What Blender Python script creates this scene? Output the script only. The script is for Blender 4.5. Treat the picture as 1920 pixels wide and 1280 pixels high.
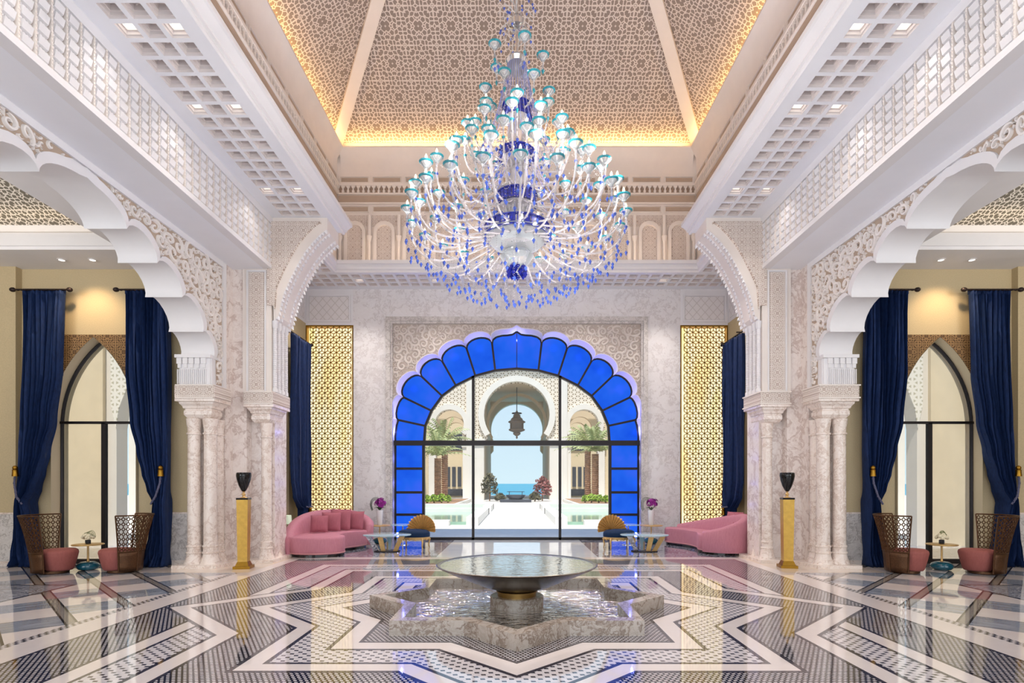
import bpy, bmesh, math, random
from math import sin, cos, pi, sqrt, radians, atan2
from mathutils import Vector, Matrix
for o in list(bpy.data.objects): bpy.data.objects.remove(o)
SC = bpy.context.scene
COL = SC.collection
# ------------------------------------------------------------ camera
F, PX, PY, H = 1050.0, 969.0, 905.5, 1.6
cd = bpy.data.cameras.new('camera'); cam = bpy.data.objects.new('camera', cd); COL.objects.link(cam)
cd.sensor_width = 36; cd.lens = F/1920*36; cd.shift_x = -(PX-960)/1920; cd.shift_y = (PY-640)/1920
cd.clip_end = 9000; cd.clip_start = .05
cam.location = (0, 0, H); cam.rotation_euler = (pi/2, 0, 0); SC.camera = cam
SC.view_settings.view_transform = 'Standard'; SC.view_settings.look = 'None'
SC.view_settings.exposure = 0.0; SC.view_settings.gamma = 1; SC.view_settings.use_curve_mapping = False
SC.cycles.max_bounces = 10; SC.cycles.diffuse_bounces = 5; SC.cycles.glossy_bounces = 4
SC.cycles.transparent_max_bounces = 24; SC.cycles.transmission_bounces = 8
SC.cycles.sample_clamp_indirect = 6; SC.cycles.caustics_reflective = False; SC.cycles.caustics_refractive = False
# ------------------------------------------------------------ world
W = bpy.data.worlds.new('world'); SC.world = W; W.use_nodes = True
nt = W.node_tree; nt.nodes.clear()
wo = nt.nodes.new('ShaderNodeOutputWorld'); bg = nt.nodes.new('ShaderNodeBackground')
tc = nt.nodes.new('ShaderNodeTexCoord'); sp = nt.nodes.new('ShaderNodeSeparateXYZ'); cr = nt.nodes.new('ShaderNodeValToRGB')
nt.links.new(tc.outputs['Generated'], sp.inputs[0]); nt.links.new(sp.outputs['Z'], cr.inputs[0])
cr.color_ramp.elements[0].position = 0.0; cr.color_ramp.elements[0].color = (.60, .78, .86, 1)
cr.color_ramp.elements[1].position = .6; cr.color_ramp.elements[1].color = (.34, .52, .84, 1)
nt.links.new(cr.outputs[0], bg.inputs[0]); bg.inputs[1].default_value = 1.15
nt.links.new(bg.outputs[0], wo.inputs[0])
# ------------------------------------------------------------ lights
def light(name, kind, loc, energy, color=(1, 1, 1), rot=(0, 0, 0), size=.1, size_y=None, spot=None):
    l = bpy.data.lights.new(name, kind); l.energy = energy; l.color = color
    o = bpy.data.objects.new(name, l); COL.objects.link(o); o.location = loc; o.rotation_euler = rot
    if kind == 'AREA':
        l.size = size
        if size_y: l.shape = 'RECTANGLE'; l.size_y = size_y
    elif kind in ('POINT', 'SPOT'):
        l.shadow_soft_size = size
        if spot: l.spot_size = spot; l.spot_blend = .8
    return o
sun = light('sun', 'SUN', (0, -20, 40), 5.2, (1, .95, .87), rot=(radians(19), 0, radians(-14))); sun.data.angle = .01
# unseen fill panel added behind the camera to brighten the hall
light('entrance_fill', 'AREA', (0, -.9, 3.4), 350, (.88, .94, 1), rot=(radians(90), 0, 0), size=8.6, size_y=6)
for s in (-1, 1):
    light('aisle_fill', 'AREA', (s*9.6, -.5, 3.2), 230, (.97, .97, 1), rot=(radians(90), 0, 0), size=5.5, size_y=5)  # unseen fill panel added at the near end of each aisle
    # warm cove strips behind the lip of the pitched ceiling
    light('cove_strip', 'AREA', (s*4.9, 7.3, 10.88), 58, (1, .60, .20), rot=(0, radians(180), 0), size=.08, size_y=16)
    # unseen fill panels added above the mezzanine ledge to lighten the ceiling
    light('ceiling_fill', 'AREA', (s*4.35, 6.0, 7.35), 100, (.96, .95, 1), rot=(radians(180), 0, 0), size=.7, size_y=12)
light('cove_strip', 'AREA', (0, 15.5, 10.88), 55, (1, .60, .20), rot=(radians(180), 0, 0), size=9.4, size_y=.08)
light('ceiling_fill', 'AREA', (0, 14.9, 7.4), 22, (1, .9, .82), rot=(radians(180), 0, 0), size=8.6, size_y=.5)  # same added fill, over the back ledge
for _r, _z, _n, _e in ((1.40, 5.3, 8, 24), (.86, 5.9, 4, 14), (.9, 3.72, 4, 34)):
    for _a in range(_n): light('chandelier_glow', 'POINT', (_r*cos(_a*2*pi/_n+.2), 7.3+_r*sin(_a*2*pi/_n+.2), _z), _e, (1, .95, .92), size=.02)
# ------------------------------------------------------------ node helper
def lin(c):
    return tuple((v/12.92 if v <= .04045 else ((v+.055)/1.055)**2.4) for v in c)
def rgb(r, g, b): return lin((r/255, g/255, b/255))
class NT:
    def __init__(s, name):
        s.mat = bpy.data.materials.new(name); s.mat.use_nodes = True
        s.t = s.mat.node_tree; s.t.nodes.clear()
        s.out = s.t.nodes.new('ShaderNodeOutputMaterial')
    def n(s, typ, **kw):
        nd = s.t.nodes.new(typ)
        for k, v in kw.items(): setattr(nd, k, v)
        return nd
    def put(s, inp, v):
        if isinstance(v, bpy.types.NodeSocket): s.t.links.new(v, inp)
        elif isinstance(v, (tuple, list)):
            inp.default_value = tuple(v)+(1,) if len(v) == 3 and len(inp.default_value) == 4 else v
        else: inp.default_value = v
    def m(s, op, a, b=0, c=0):
        nd = s.n('ShaderNodeMath', operation=op)
        s.put(nd.inputs[0], a); s.put(nd.inputs[1], b)
        if len(nd.inputs) > 2: s.put(nd.inputs[2], c)
        return nd.outputs[0]
    def band(s, v, lo, hi): return s.m('MULTIPLY', s.m('GREATER_THAN', v, lo), s.m('LESS_THAN', v, hi))
    def any(s, *a):
        r = a[0]
        for x in a[1:]: r = s.m('MAXIMUM', r, x)
        return r
    def mix(s, f, a, b):
        nd = s.n('ShaderNodeMix', data_type='RGBA')
        s.put(nd.inputs[0], f); s.put(nd.inputs[6], a); s.put(nd.inputs[7], b)
        return nd.outputs[2]
    def ramp(s, v, stops):
        nd = s.n('ShaderNodeValToRGB'); e = nd.color_ramp.elements
        while len(e) < len(stops): e.new(.5)
        for q, (p, c) in zip(e, stops): q.position = p; q.color = tuple(c)+(1,)
        s.put(nd.inputs[0], v); return nd.outputs[0]
    def coord(s, which='Object'): return s.n('ShaderNodeTexCoord').outputs[which]
    def xyz(s, v=None):
        nd = s.n('ShaderNodeSeparateXYZ'); s.put(nd.inputs[0], v if v is not None else s.coord()); return nd.outputs
    def comb(s, x, y, z=0):
        nd = s.n('ShaderNodeCombineXYZ')
        for i, v in enumerate((x, y, z)): s.put(nd.inputs[i], v)
        return nd.outputs[0]
    def mapping(s, v, scale=(1, 1, 1), rot=(0, 0, 0), loc=(0, 0, 0)):
        nd = s.n('ShaderNodeMapping'); s.put(nd.inputs[0], v)
        nd.inputs['Scale'].default_value = scale; nd.inputs['Rotation'].default_value = rot; nd.inputs['Location'].default_value = loc
        return nd.outputs[0]
    def noise(s, v, scale, detail=4, rough=.55, dist=0, out=0):
        nd = s.n('ShaderNodeTexNoise'); s.put(nd.inputs['Vector'], v); nd.inputs['Scale'].default_value = scale
        nd.inputs['Detail'].default_value = detail; nd.inputs['Roughness'].default_value = rough; nd.inputs['Distortion'].default_value = dist
        return nd.outputs[out]
    def bump(s, h, st=.5, d=.01):
        nd = s.n('ShaderNodeBump'); s.put(nd.inputs['Height'], h); nd.inputs['Strength'].default_value = st; nd.inputs['Distance'].default_value = d
        return nd.outputs[0]
    def bsdf(s, col, rough=.5, metal=0, spec=.5, normal=None, **kw):
        p = s.n('ShaderNodeBsdfPrincipled'); s.put(p.inputs['Base Color'], col); s.put(p.inputs['Roughness'], rough)
        s.put(p.inputs['Metallic'], metal); p.inputs['Specular IOR Level'].default_value = spec
        if normal is not None: s.put(p.inputs['Normal'], normal)
        for k, v in kw.items(): s.put(p.inputs[k.replace('_', ' ')], v)
        return p.outputs[0]
    def done(s, sh): s.t.links.new(sh, s.out.inputs[0]); return s.mat
def simple(name, col, rough=.5, metal=0, spec=.5, nscale=0, namt=.12, bump=0, **kw):
    t = NT(name); c = col; nrm = None
    if nscale:
        nz = t.noise(t.coord(), nscale, 5)
        c = t.mix(t.m('MULTIPLY', t.m('SUBTRACT', nz, .35), 2.0), tuple(v*(1-namt) for v in col), tuple(min(1, v*(1+namt)) for v in col))
        if bump: nrm = t.bump(nz, bump, .01)
    return t.done(t.bsdf(c, rough, metal, spec, nrm, **kw))
def emis(name, col, st):
    t = NT(name); e = t.n('ShaderNodeEmission'); t.put(e.inputs[0], col); e.inputs[1].default_value = st
    return t.done(e.outputs[0])
def marble(name, base, vein, vein2, scale=1.0, rough=.15, amt=.75):
    t = NT(name); v = t.coord()
    w = t.noise(v, 1.1*scale, 4, .6, out=1)
    nd = t.n('ShaderNodeVectorMath', operation='MULTIPLY_ADD'); t.put(nd.inputs[0], w); nd.inputs[1].default_value = (1.0,)*3; t.put(nd.inputs[2], v)
    p = nd.outputs[0]
    a = t.noise(p, 1.6*scale, 8, .66, .4); b = t.noise(p, 4.2*scale, 8, .68, .5)
    va = t.m('SUBTRACT', 1, t.m('MINIMUM', 1, t.m('MULTIPLY', t.m('ABSOLUTE', t.m('SUBTRACT', a, .5)), 26)))
    vb = t.m('SUBTRACT', 1, t.m('MINIMUM', 1, t.m('MULTIPLY', t.m('ABSOLUTE', t.m('SUBTRACT', b, .52)), 20)))
    cl = t.noise(p, .9*scale, 3, .5)
    c = t.mix(t.m('MULTIPLY', cl, .5), base, tuple(x*.86+y*.14 for x, y in zip(base, vein2)))
    c = t.mix(t.m('MULTIPLY', va, amt), c, vein); c = t.mix(t.m('MULTIPLY', vb, amt*.6), c, vein2)
    return t.done(t.bsdf(c, rough, 0, .5))
def gridlines(t, u, v, angs, period, width, off=.5):
    """lines of several families crossing: an interlaced star lattice"""
    r = None
    for a in angs:
        d = t.m('ADD', t.m('MULTIPLY', u, cos(a)/period), t.m('MULTIPLY', v, sin(a)/period))
        f = t.m('ABSOLUTE', t.m('SUBTRACT', t.m('FRACT', t.m('ADD', d, off)), .5))
        l = t.m('LESS_THAN', f, width/period/2)
        r = l if r is None else t.m('MAXIMUM', r, l)
    return r
def lattice(name, axes, period, width, line, gap, star=True, rough=.7, st=.6, vs=1):
    t = NT(name); x = t.xyz(); u, v = x[axes[0]], x[axes[1]]
    a = [0, pi/3, 2*pi/3]
    if star:  # eightfold rosettes: a cell network folded about the axes and diagonals
        if vs != 1: v = t.m('MULTIPLY', v, vs)
        fu, fv = t.m('PINGPONG', u, period), t.m('PINGPONG', v, period)
        vo = t.n('ShaderNodeTexVoronoi', feature='DISTANCE_TO_EDGE', voronoi_dimensions='2D'); vo.inputs['Scale'].default_value = 4.1/period; vo.inputs['Randomness'].default_value = .8
        t.put(vo.inputs['Vector'], t.comb(t.m('MAXIMUM', fu, fv), t.m('MINIMUM', fu, fv))); g = t.m('LESS_THAN', vo.outputs[0], width)
    else: g = gridlines(t, u, v, a, period, width)
    return t.done(t.bsdf(t.mix(g, gap, line), rough, 0, .3, t.bump(g, st, .02)))
PLASTER = rgb(233, 231, 233); WARMP = rgb(232, 218, 205)
M = {}
M['plaster'] = simple('plaster_white', PLASTER, .65, nscale=3, namt=.02)
M['plaster_warm'] = simple('plaster_warm', rgb(234, 225, 218), .65, nscale=3, namt=.03)
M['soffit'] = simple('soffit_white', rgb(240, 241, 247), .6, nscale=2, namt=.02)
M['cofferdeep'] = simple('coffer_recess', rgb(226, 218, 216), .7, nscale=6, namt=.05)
M['beige'] = simple('beige_plaster', rgb(196, 178, 142), .75, nscale=60, namt=.10, bump=.2)
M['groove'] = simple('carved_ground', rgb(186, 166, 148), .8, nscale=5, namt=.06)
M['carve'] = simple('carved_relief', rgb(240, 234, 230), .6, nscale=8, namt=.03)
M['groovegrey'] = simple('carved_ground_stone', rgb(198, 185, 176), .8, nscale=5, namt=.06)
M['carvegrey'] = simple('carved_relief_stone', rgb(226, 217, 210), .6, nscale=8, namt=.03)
M['marble'] = marble('pink_veined_marble', rgb(238, 229, 224), rgb(170, 140, 128), rgb(208, 190, 182), 1.0, .16, .6)
M['marble_col'] = marble('column_marble', rgb(240, 229, 221), rgb(180, 148, 128), rgb(214, 192, 178), 1.8, .2, .55)
M['marble_wall'] = marble('wall_marble', rgb(238, 235, 236), rgb(170, 158, 156), rgb(220, 213, 212), 1.5, .14, .42)
M['marble_grey'] = marble('grey_marble', rgb(220, 215, 212), rgb(140, 132, 128), rgb(180, 174, 170), 2, .14, .7)
M['latt_wall'] = lattice('carved_lattice_xz', (0, 2), .12, .15, rgb(238, 229, 222), rgb(184, 165, 154))
M['latt_side'] = lattice('carved_lattice_yz', (1, 2), .12, .15, rgb(238, 229, 222), rgb(184, 165, 154))
M['ceil_x'] = lattice('ceiling_lattice_side', (1, 2), .38, .11, rgb(226, 215, 208), rgb(150, 136, 128), st=.9, vs=1.7)
M['ceil_y'] = lattice('ceiling_lattice_end', (0, 2), .38, .11, rgb(226, 215, 208), rgb(150, 136, 128), st=.9, vs=2.5)
M['ext_latt'] = lattice('outside_lattice', (0, 2), .34, .11, rgb(240, 230, 216), rgb(160, 144, 118), star=False)
M['ceil_aisle'] = lattice('aisle_lattice', (0, 1), .3, .12, rgb(220, 214, 204), rgb(112, 106, 96))
M['brown_latt'] = lattice('window_head_lattice', (0, 2), .16, .10, rgb(160, 128, 88), rgb(88, 66, 44))
M['gold'] = simple('polished_gold', rgb(158, 118, 44), .34, 1.0, nscale=20, namt=.1)
M['goldleaf'] = simple('gold_leaf', rgb(220, 180, 116), .38, .55, nscale=25, namt=.12)
M['black'] = simple('black_glaze', (.004, .004, .005), .06)
M['darkmetal'] = simple('dark_metal', rgb(38, 34, 36), .4, .6)
M['bronze'] = simple('bronze_metal', rgb(96, 66, 44), .42, .7, nscale=60, namt=.3)
M['iron'] = simple('curtain_iron', rgb(44, 32, 30), .45, .5)
M['lamp_white'] = emis('lamp_diffuser', (1, .93, .82), 3.2)
def velvet(name, c, dark):
    t = NT(name); lw = t.n('ShaderNodeLayerWeight'); lw.inputs[0].default_value = .35
    nz = t.noise(t.mapping(t.coord(), (14, 14, 3)), 3, 5)
    c1 = t.mix(t.m('MULTIPLY', nz, .8), dark, c)
    return t.done(t.bsdf(c1, .7, 0, .25, None, Sheen_Weight=.18, Sheen_Roughness=.35, Sheen_Tint=tuple(min(1, v*1.6+.05) for v in c)))
M['blue_velvet'] = velvet('blue_velvet', rgb(32, 64, 122), rgb(5, 10, 34))
M['pink_velvet'] = velvet('pink_velvet', rgb(208, 144, 158), rgb(176, 112, 128))
M['rose_velvet'] = velvet('rose_velvet', rgb(178, 108, 100), rgb(140, 78, 74))
M['cushion_velvet'] = velvet('cushion_velvet', rgb(192, 118, 130), rgb(158, 88, 102))
M['navy_velvet'] = velvet('navy_velvet', rgb(14, 52, 92), rgb(6, 26, 52))
M['cushion_navy'] = M['navy_velvet']
M['teal_glass'] = simple('teal_glass', rgb(20, 92, 112), .08, 0, .8, nscale=9, namt=.3)
M['rope'] = simple('rope_cord', rgb(92, 92, 120), .7, nscale=90, namt=.5)
def glassy(name, col, opacity, rough=.03, gloss=.25):
    t = NT(name); tr = t.n('ShaderNodeBsdfTransparent'); tr.inputs[0].default_value = (1, 1, 1, 1)
    d = t.bsdf(col, rough, 0, .8); fr = t.n('ShaderNodeFresnel'); fr.inputs[0].default_value = 1.5
    mx = t.n('ShaderNodeMixShader'); t.put(mx.inputs[0], t.m('MINIMUM', 1, t.m('ADD', t.m('MULTIPLY', fr.outputs[0], gloss*3), opacity)))
    t.t.links.new(tr.outputs[0], mx.inputs[1]); t.t.links.new(d, mx.inputs[2]); return t.done(mx.outputs[0])
M['pane'] = glassy('window_glass', (.85, .92, .9), .02, .01, .3)
M['table_glass'] = glassy('table_glass', rgb(190, 215, 225), .14, .02, .5)
M['crystal'] = glassy('crystal_clear', (.66, .70, .73), .26, .08, .6)
M['crystal_hi'] = glassy('crystal_frost', (.60, .565, .58), .40, .12, .6)
M['bluedrop'] = simple('blue_crystal', rgb(74, 104, 208), .08, 0, .9, nscale=30, namt=.5)
M['tealdrop'] = simple('teal_crystal', rgb(40, 150, 165), .08, 0, .9, nscale=30, namt=.4)
M['blueband'] = simple('blue_cut_glass', rgb(22, 36, 150), .1, 0, .9, nscale=40, namt=.6)
M['chrome'] = simple('chrome_metal', (.75, .75, .76), .12, 1.0)
M['bulb'] = emis('candle_bulb', (1, .74, .42), 14)
# ------------------------------------------------------------ mesh helper
class MB:
    def __init__(s): s.v = []; s.f = []
    def add(s, vs, fs):
        k = len(s.v); s.v += [tuple(p) for p in vs]; s.f += [tuple(i+k for i in f) for f in fs]; return s
    def box(s, x0, x1, y0, y1, z0, z1):
        if x0 > x1: x0, x1 = x1, x0
        return s.add([(x0, y0, z0), (x1, y0, z0), (x1, y1, z0), (x0, y1, z0), (x0, y0, z1), (x1, y0, z1), (x1, y1, z1), (x0, y1, z1)],
                     [(0, 3, 2, 1), (4, 5, 6, 7), (0, 1, 5, 4), (1, 2, 6, 5), (2, 3, 7, 6), (3, 0, 4, 7)])
    def hexa(s, bot, top):  # two loops of same length
        n = len(bot); return s.add(list(bot)+list(top), [tuple(range(n))[::-1], tuple(range(n, 2*n))]+[(i, (i+1) % n, n+(i+1) % n, n+i) for i in range(n)])
    def frus(s, x0, x1, y0, y1, z0, z1, g):  # box whose top grows by g on each side
        return s.hexa([(x0, y0, z0), (x1, y0, z0), (x1, y1, z0), (x0, y1, z0)], [(x0-g, y0-g, z1), (x1+g, y0-g, z1), (x1+g, y1+g, z1), (x0-g, y1+g, z1)])
    def prism(s, poly, ax, a0, a1, caps=True):
        def P(u, v, w): return (w, u, v) if ax == 'x' else ((u, w, v) if ax == 'y' else (u, v, w))
        n = len(poly); vs = [P(u, v, a0) for u, v in poly]+[P(u, v, a1) for u, v in poly]
        fs = [(i, (i+1) % n, n+(i+1) % n, n+i) for i in range(n)]
        if caps: fs += [tuple(range(n))[::-1], tuple(range(n, 2*n))]
        return s.add(vs, fs)
    def lathe(s, prof, n=24, c=(0, 0, 0), sx=1, sy=1, cap=True):
        vs = []; fs = []
        for r, z in prof:
            for i in range(n): a = 2*pi*i/n; vs.append((c[0]+r*cos(a)*sx, c[1]+r*sin(a)*sy, c[2]+z))
        for j in range(len(prof)-1):
            for i in range(n): fs.append((j*n+i, j*n+(i+1) % n, (j+1)*n+(i+1) % n, (j+1)*n+i))
        if cap: fs += [tuple(range(n))[::-1], tuple(range((len(prof)-1)*n, len(prof)*n))]
        return s.add(vs, fs)
    def tube(s, pts, r, n=8, cap=True):
        pts = [Vector(p) for p in pts]; m = len(pts); vs = []; fs = []
        up = None
        for i, p in enumerate(pts):
            t = (pts[min(i+1, m-1)]-pts[max(i-1, 0)]).normalized()
            if up is None: up = Vector((0, 0, 1)) if abs(t.z) < .9 else Vector((1, 0, 0))
            a = t.cross(up)
            if a.length < 1e-6: a = t.orthogonal()
            a.normalize(); b = a.cross(t).normalized(); up = b
            rr = r(i/(m-1)) if callable(r) else r
            for k in range(n): q = 2*pi*k/n; vs.append(p+a*rr*cos(q)+b*rr*sin(q))
        for j in range(m-1):
            for k in range(n): fs.append((j*n+k, j*n+(k+1) % n, (j+1)*n+(k+1) % n, (j+1)*n+k))
        if cap: fs += [tuple(range(n))[::-1], tuple(range((m-1)*n, m*n))]
        return s.add(vs, fs)
    def octa(s, c, r, h=None, hb=None):
        x, y, z = c; h = h or r; hb = hb or h
        return s.add([(x+r, y, z), (x, y+r, z), (x-r, y, z), (x, y-r, z), (x, y, z+h), (x, y, z-hb)],
                     [(0, 1, 4), (1, 2, 4), (2, 3, 4), (3, 0, 4), (1, 0, 5), (2, 1, 5), (3, 2, 5), (0, 3, 5)])
    def ball(s, c, r, n=10, m=6, sx=1, sy=1, sz=1):
        return s.lathe([(max(r*sin(pi*j/m), r*.02), -r*cos(pi*j/m)*sz) for j in range(m+1)], n, c, sx, sy)
    def grid(s, fn, nu, nv, cu=False):
        vs = [fn(i/nu, j/nv) for j in range(nv+1) for i in range(nu+(0 if cu else 1))]; w = nu+(0 if cu else 1)
        fs = [(j*w+i, j*w+(i+1) % w, (j+1)*w+(i+1) % w, (j+1)*w+i) for j in range(nv) for i in range(nu)]
        return s.add(vs, fs)
    def build(s, name, mat, parent=None, smooth=False, ang=40, **props):
        me = bpy.data.meshes.new(name); me.from_pydata(s.v, [], s.f); me.update()
        if smooth:
            me.shade_smooth(); me.set_sharp_from_angle(angle=radians(ang))
        me.materials.append(M[mat] if isinstance(mat, str) else mat)
        o = bpy.data.objects.new(name, me); COL.objects.link(o)
        if parent: o.parent = parent
        for k, v in props.items(): o[k] = v
        return o
def struct(mb, name, mat, label=None, parent=None, **kw):
    o = mb.build(name, mat, parent, **kw)
    if parent is None: o['kind'] = 'structure'
    if label: o['label'] = label
    return o
def empty(name, loc=(0, 0, 0), rz=0, label=None, cat=None, group=None, kind=None):
    o = bpy.data.objects.new(name, None); COL.objects.link(o); o.location = loc; o.rotation_euler = (0, 0, rz); o.empty_display_size = .1
    if label: o['label'] = label
    if cat: o['category'] = cat
    if group: o['group'] = group
    if kind: o['kind'] = kind
    return o
def tag(o, label, cat, group=None):
    o['label'] = label; o['category'] = cat
    if group: o['group'] = group
    return o
def dup(root, loc, rz=0, label=None, cat=None, group=None, parent=None):
    c = root.copy(); COL.objects.link(c); c.location = loc; c.rotation_euler = (0, 0, rz)
    if parent: c.parent = parent
    if label: c['label'] = label
    if group: c['group'] = group
    for ch in list(root.children):
        d = ch.copy(); COL.objects.link(d); d.parent = c
        for g in list(ch.children):
            e = g.copy(); COL.objects.link(e); e.parent = d
    return c
def X(px, Y): return (px-PX)*Y/F
def Z(py, Y): return H+(PY-py)*Y/F
def arc(p, q, sag, centre, n=8):
    """points from p to q bulging away from centre, a half ellipse"""
    p = Vector(p); q = Vector(q); d = q-p; nrm = Vector((-d.y, d.x)).normalized()
    if nrm.dot((p+q)/2-Vector(centre)) < 0: nrm = -nrm
    out = []
    for i in range(n):
        a = pi*i/n; t = (1-cos(a))/2
        out.append(tuple(p+d*t+nrm*sag*sin(a)))
    return out
def lobes(pts, centre, k=.34, n=9):
    o = []
    for a, b in zip(pts, pts[1:]): o += arc(a, b, (Vector(a)-Vector(b)).length*k, centre, n)
    return o+[tuple(pts[-1])]
def inside(p, poly):
    x, y = p; c = False; j = len(poly)-1
    for i in range(len(poly)):
        xi, yi = poly[i]; xj, yj = poly[j]
        if (yi > y) != (yj > y) and x < (xj-xi)*(y-yi)/(yj-yi+1e-12)+xi: c = not c
        j = i
    return c
def edged(p, poly):
    d = 9; P = Vector(p)
    for i in range(len(poly)):
        a = Vector(poly[i-1]); b = Vector(poly[i]); e = b-a; L = e.length_squared
        t = max(0, min(1, (P-a).dot(e)/L)) if L > 0 else 0
        d = min(d, (a+e*t-P).length)
    return d
def scrolls(mb, poly, P, seed, rmax, rmin, h=.03, tries=2500):
    """arabesque scrollwork filling poly; P maps (u,v,height) to a point"""
    rnd = random.Random(seed); us = [p[0] for p in poly]; vs = [p[1] for p in poly]; done = []
    levels = [rmax*(rmin/rmax)**(i/5) for i in range(6)]
    for r in levels:
        for _ in range(tries//6*(1 if r > rmin*1.5 else 2)):
            c = (rnd.uniform(min(us), max(us)), rnd.uniform(min(vs), max(vs)))
            if any((c[0]-d[0])**2+(c[1]-d[1])**2 < ((r+d[2])*.76)**2 for d in done): continue
            if not inside(c, poly) or edged(c, poly) < r*1.02: continue
            done.append((c[0], c[1], r))
    h0 = h
    for cx, cy, r in done:
        h = h0*rnd.uniform(.7, 1.15)
        a0 = rnd.uniform(0, 2*pi); sg = rnd.choice((-1, 1)); tail = r > rmin*1.3
        big = r > rmin*2.0; turns = rnd.uniform(1.15, 1.5) if big else (rnd.uniform(.6, .8) if tail else .42); n = int(18*turns)+3; rows = []
        ex = rnd.uniform(.75, 1.15); ea = rnd.uniform(0, pi)
        for i in range(n+1):
            t = i/n; a = a0+sg*2*pi*turns*t; rr = r*(1-.86*t); w = r*((.19*(1-t)+.10)*min(1, t*6+.2) if big else .30*sin(pi*min(1, t*.93+.06))+.03)
            if t > .93 and big: w *= 1.5
            lx, ly = rr*cos(a)*ex, rr*sin(a)/ex
            rows.append((cx+lx*cos(ea)-ly*sin(ea), cy+lx*sin(ea)+ly*cos(ea), cos(a+ea), sin(a+ea), w))
        k = len(mb.v); 
        for x, y, nx, ny, w in rows:
            mb.v += [P(x-nx*w, y-ny*w, 0), P(x-nx*w*.6, y-ny*w*.6, h), P(x+nx*w*.6, y+ny*w*.6, h), P(x+nx*w, y+ny*w, 0)]
        for i in range(n):
            for j in range(3): mb.f.append((k+i*4+j, k+i*4+j+1, k+i*4+j+5, k+i*4+j+4))
        # leaf off the outer start
        if tail:
            x, y, nx, ny, w = rows[0]; tx, ty = -ny*sg, nx*sg; L = r*.75
            tipu, tipv = x-tx*L+nx*r*.35, y-ty*L+ny*r*.35
            if inside((tipu, tipv), poly) and edged((tipu, tipv), poly) > .01:
                q = r*.17; mu, mv = (x+tipu)/2+nx*r*.12, (y+tipv)/2+ny*r*.12
                b = [(x, y), (mu-nx*q, mv-ny*q), (tipu, tipv), (mu+nx*q, mv+ny*q)]
                mb.add([P(u, v, 0) for u, v in b]+[P(mu, mv, h)], [(0, 1, 4), (1, 2, 4), (2, 3, 4), (3, 0, 4)])
    return mb
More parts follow.
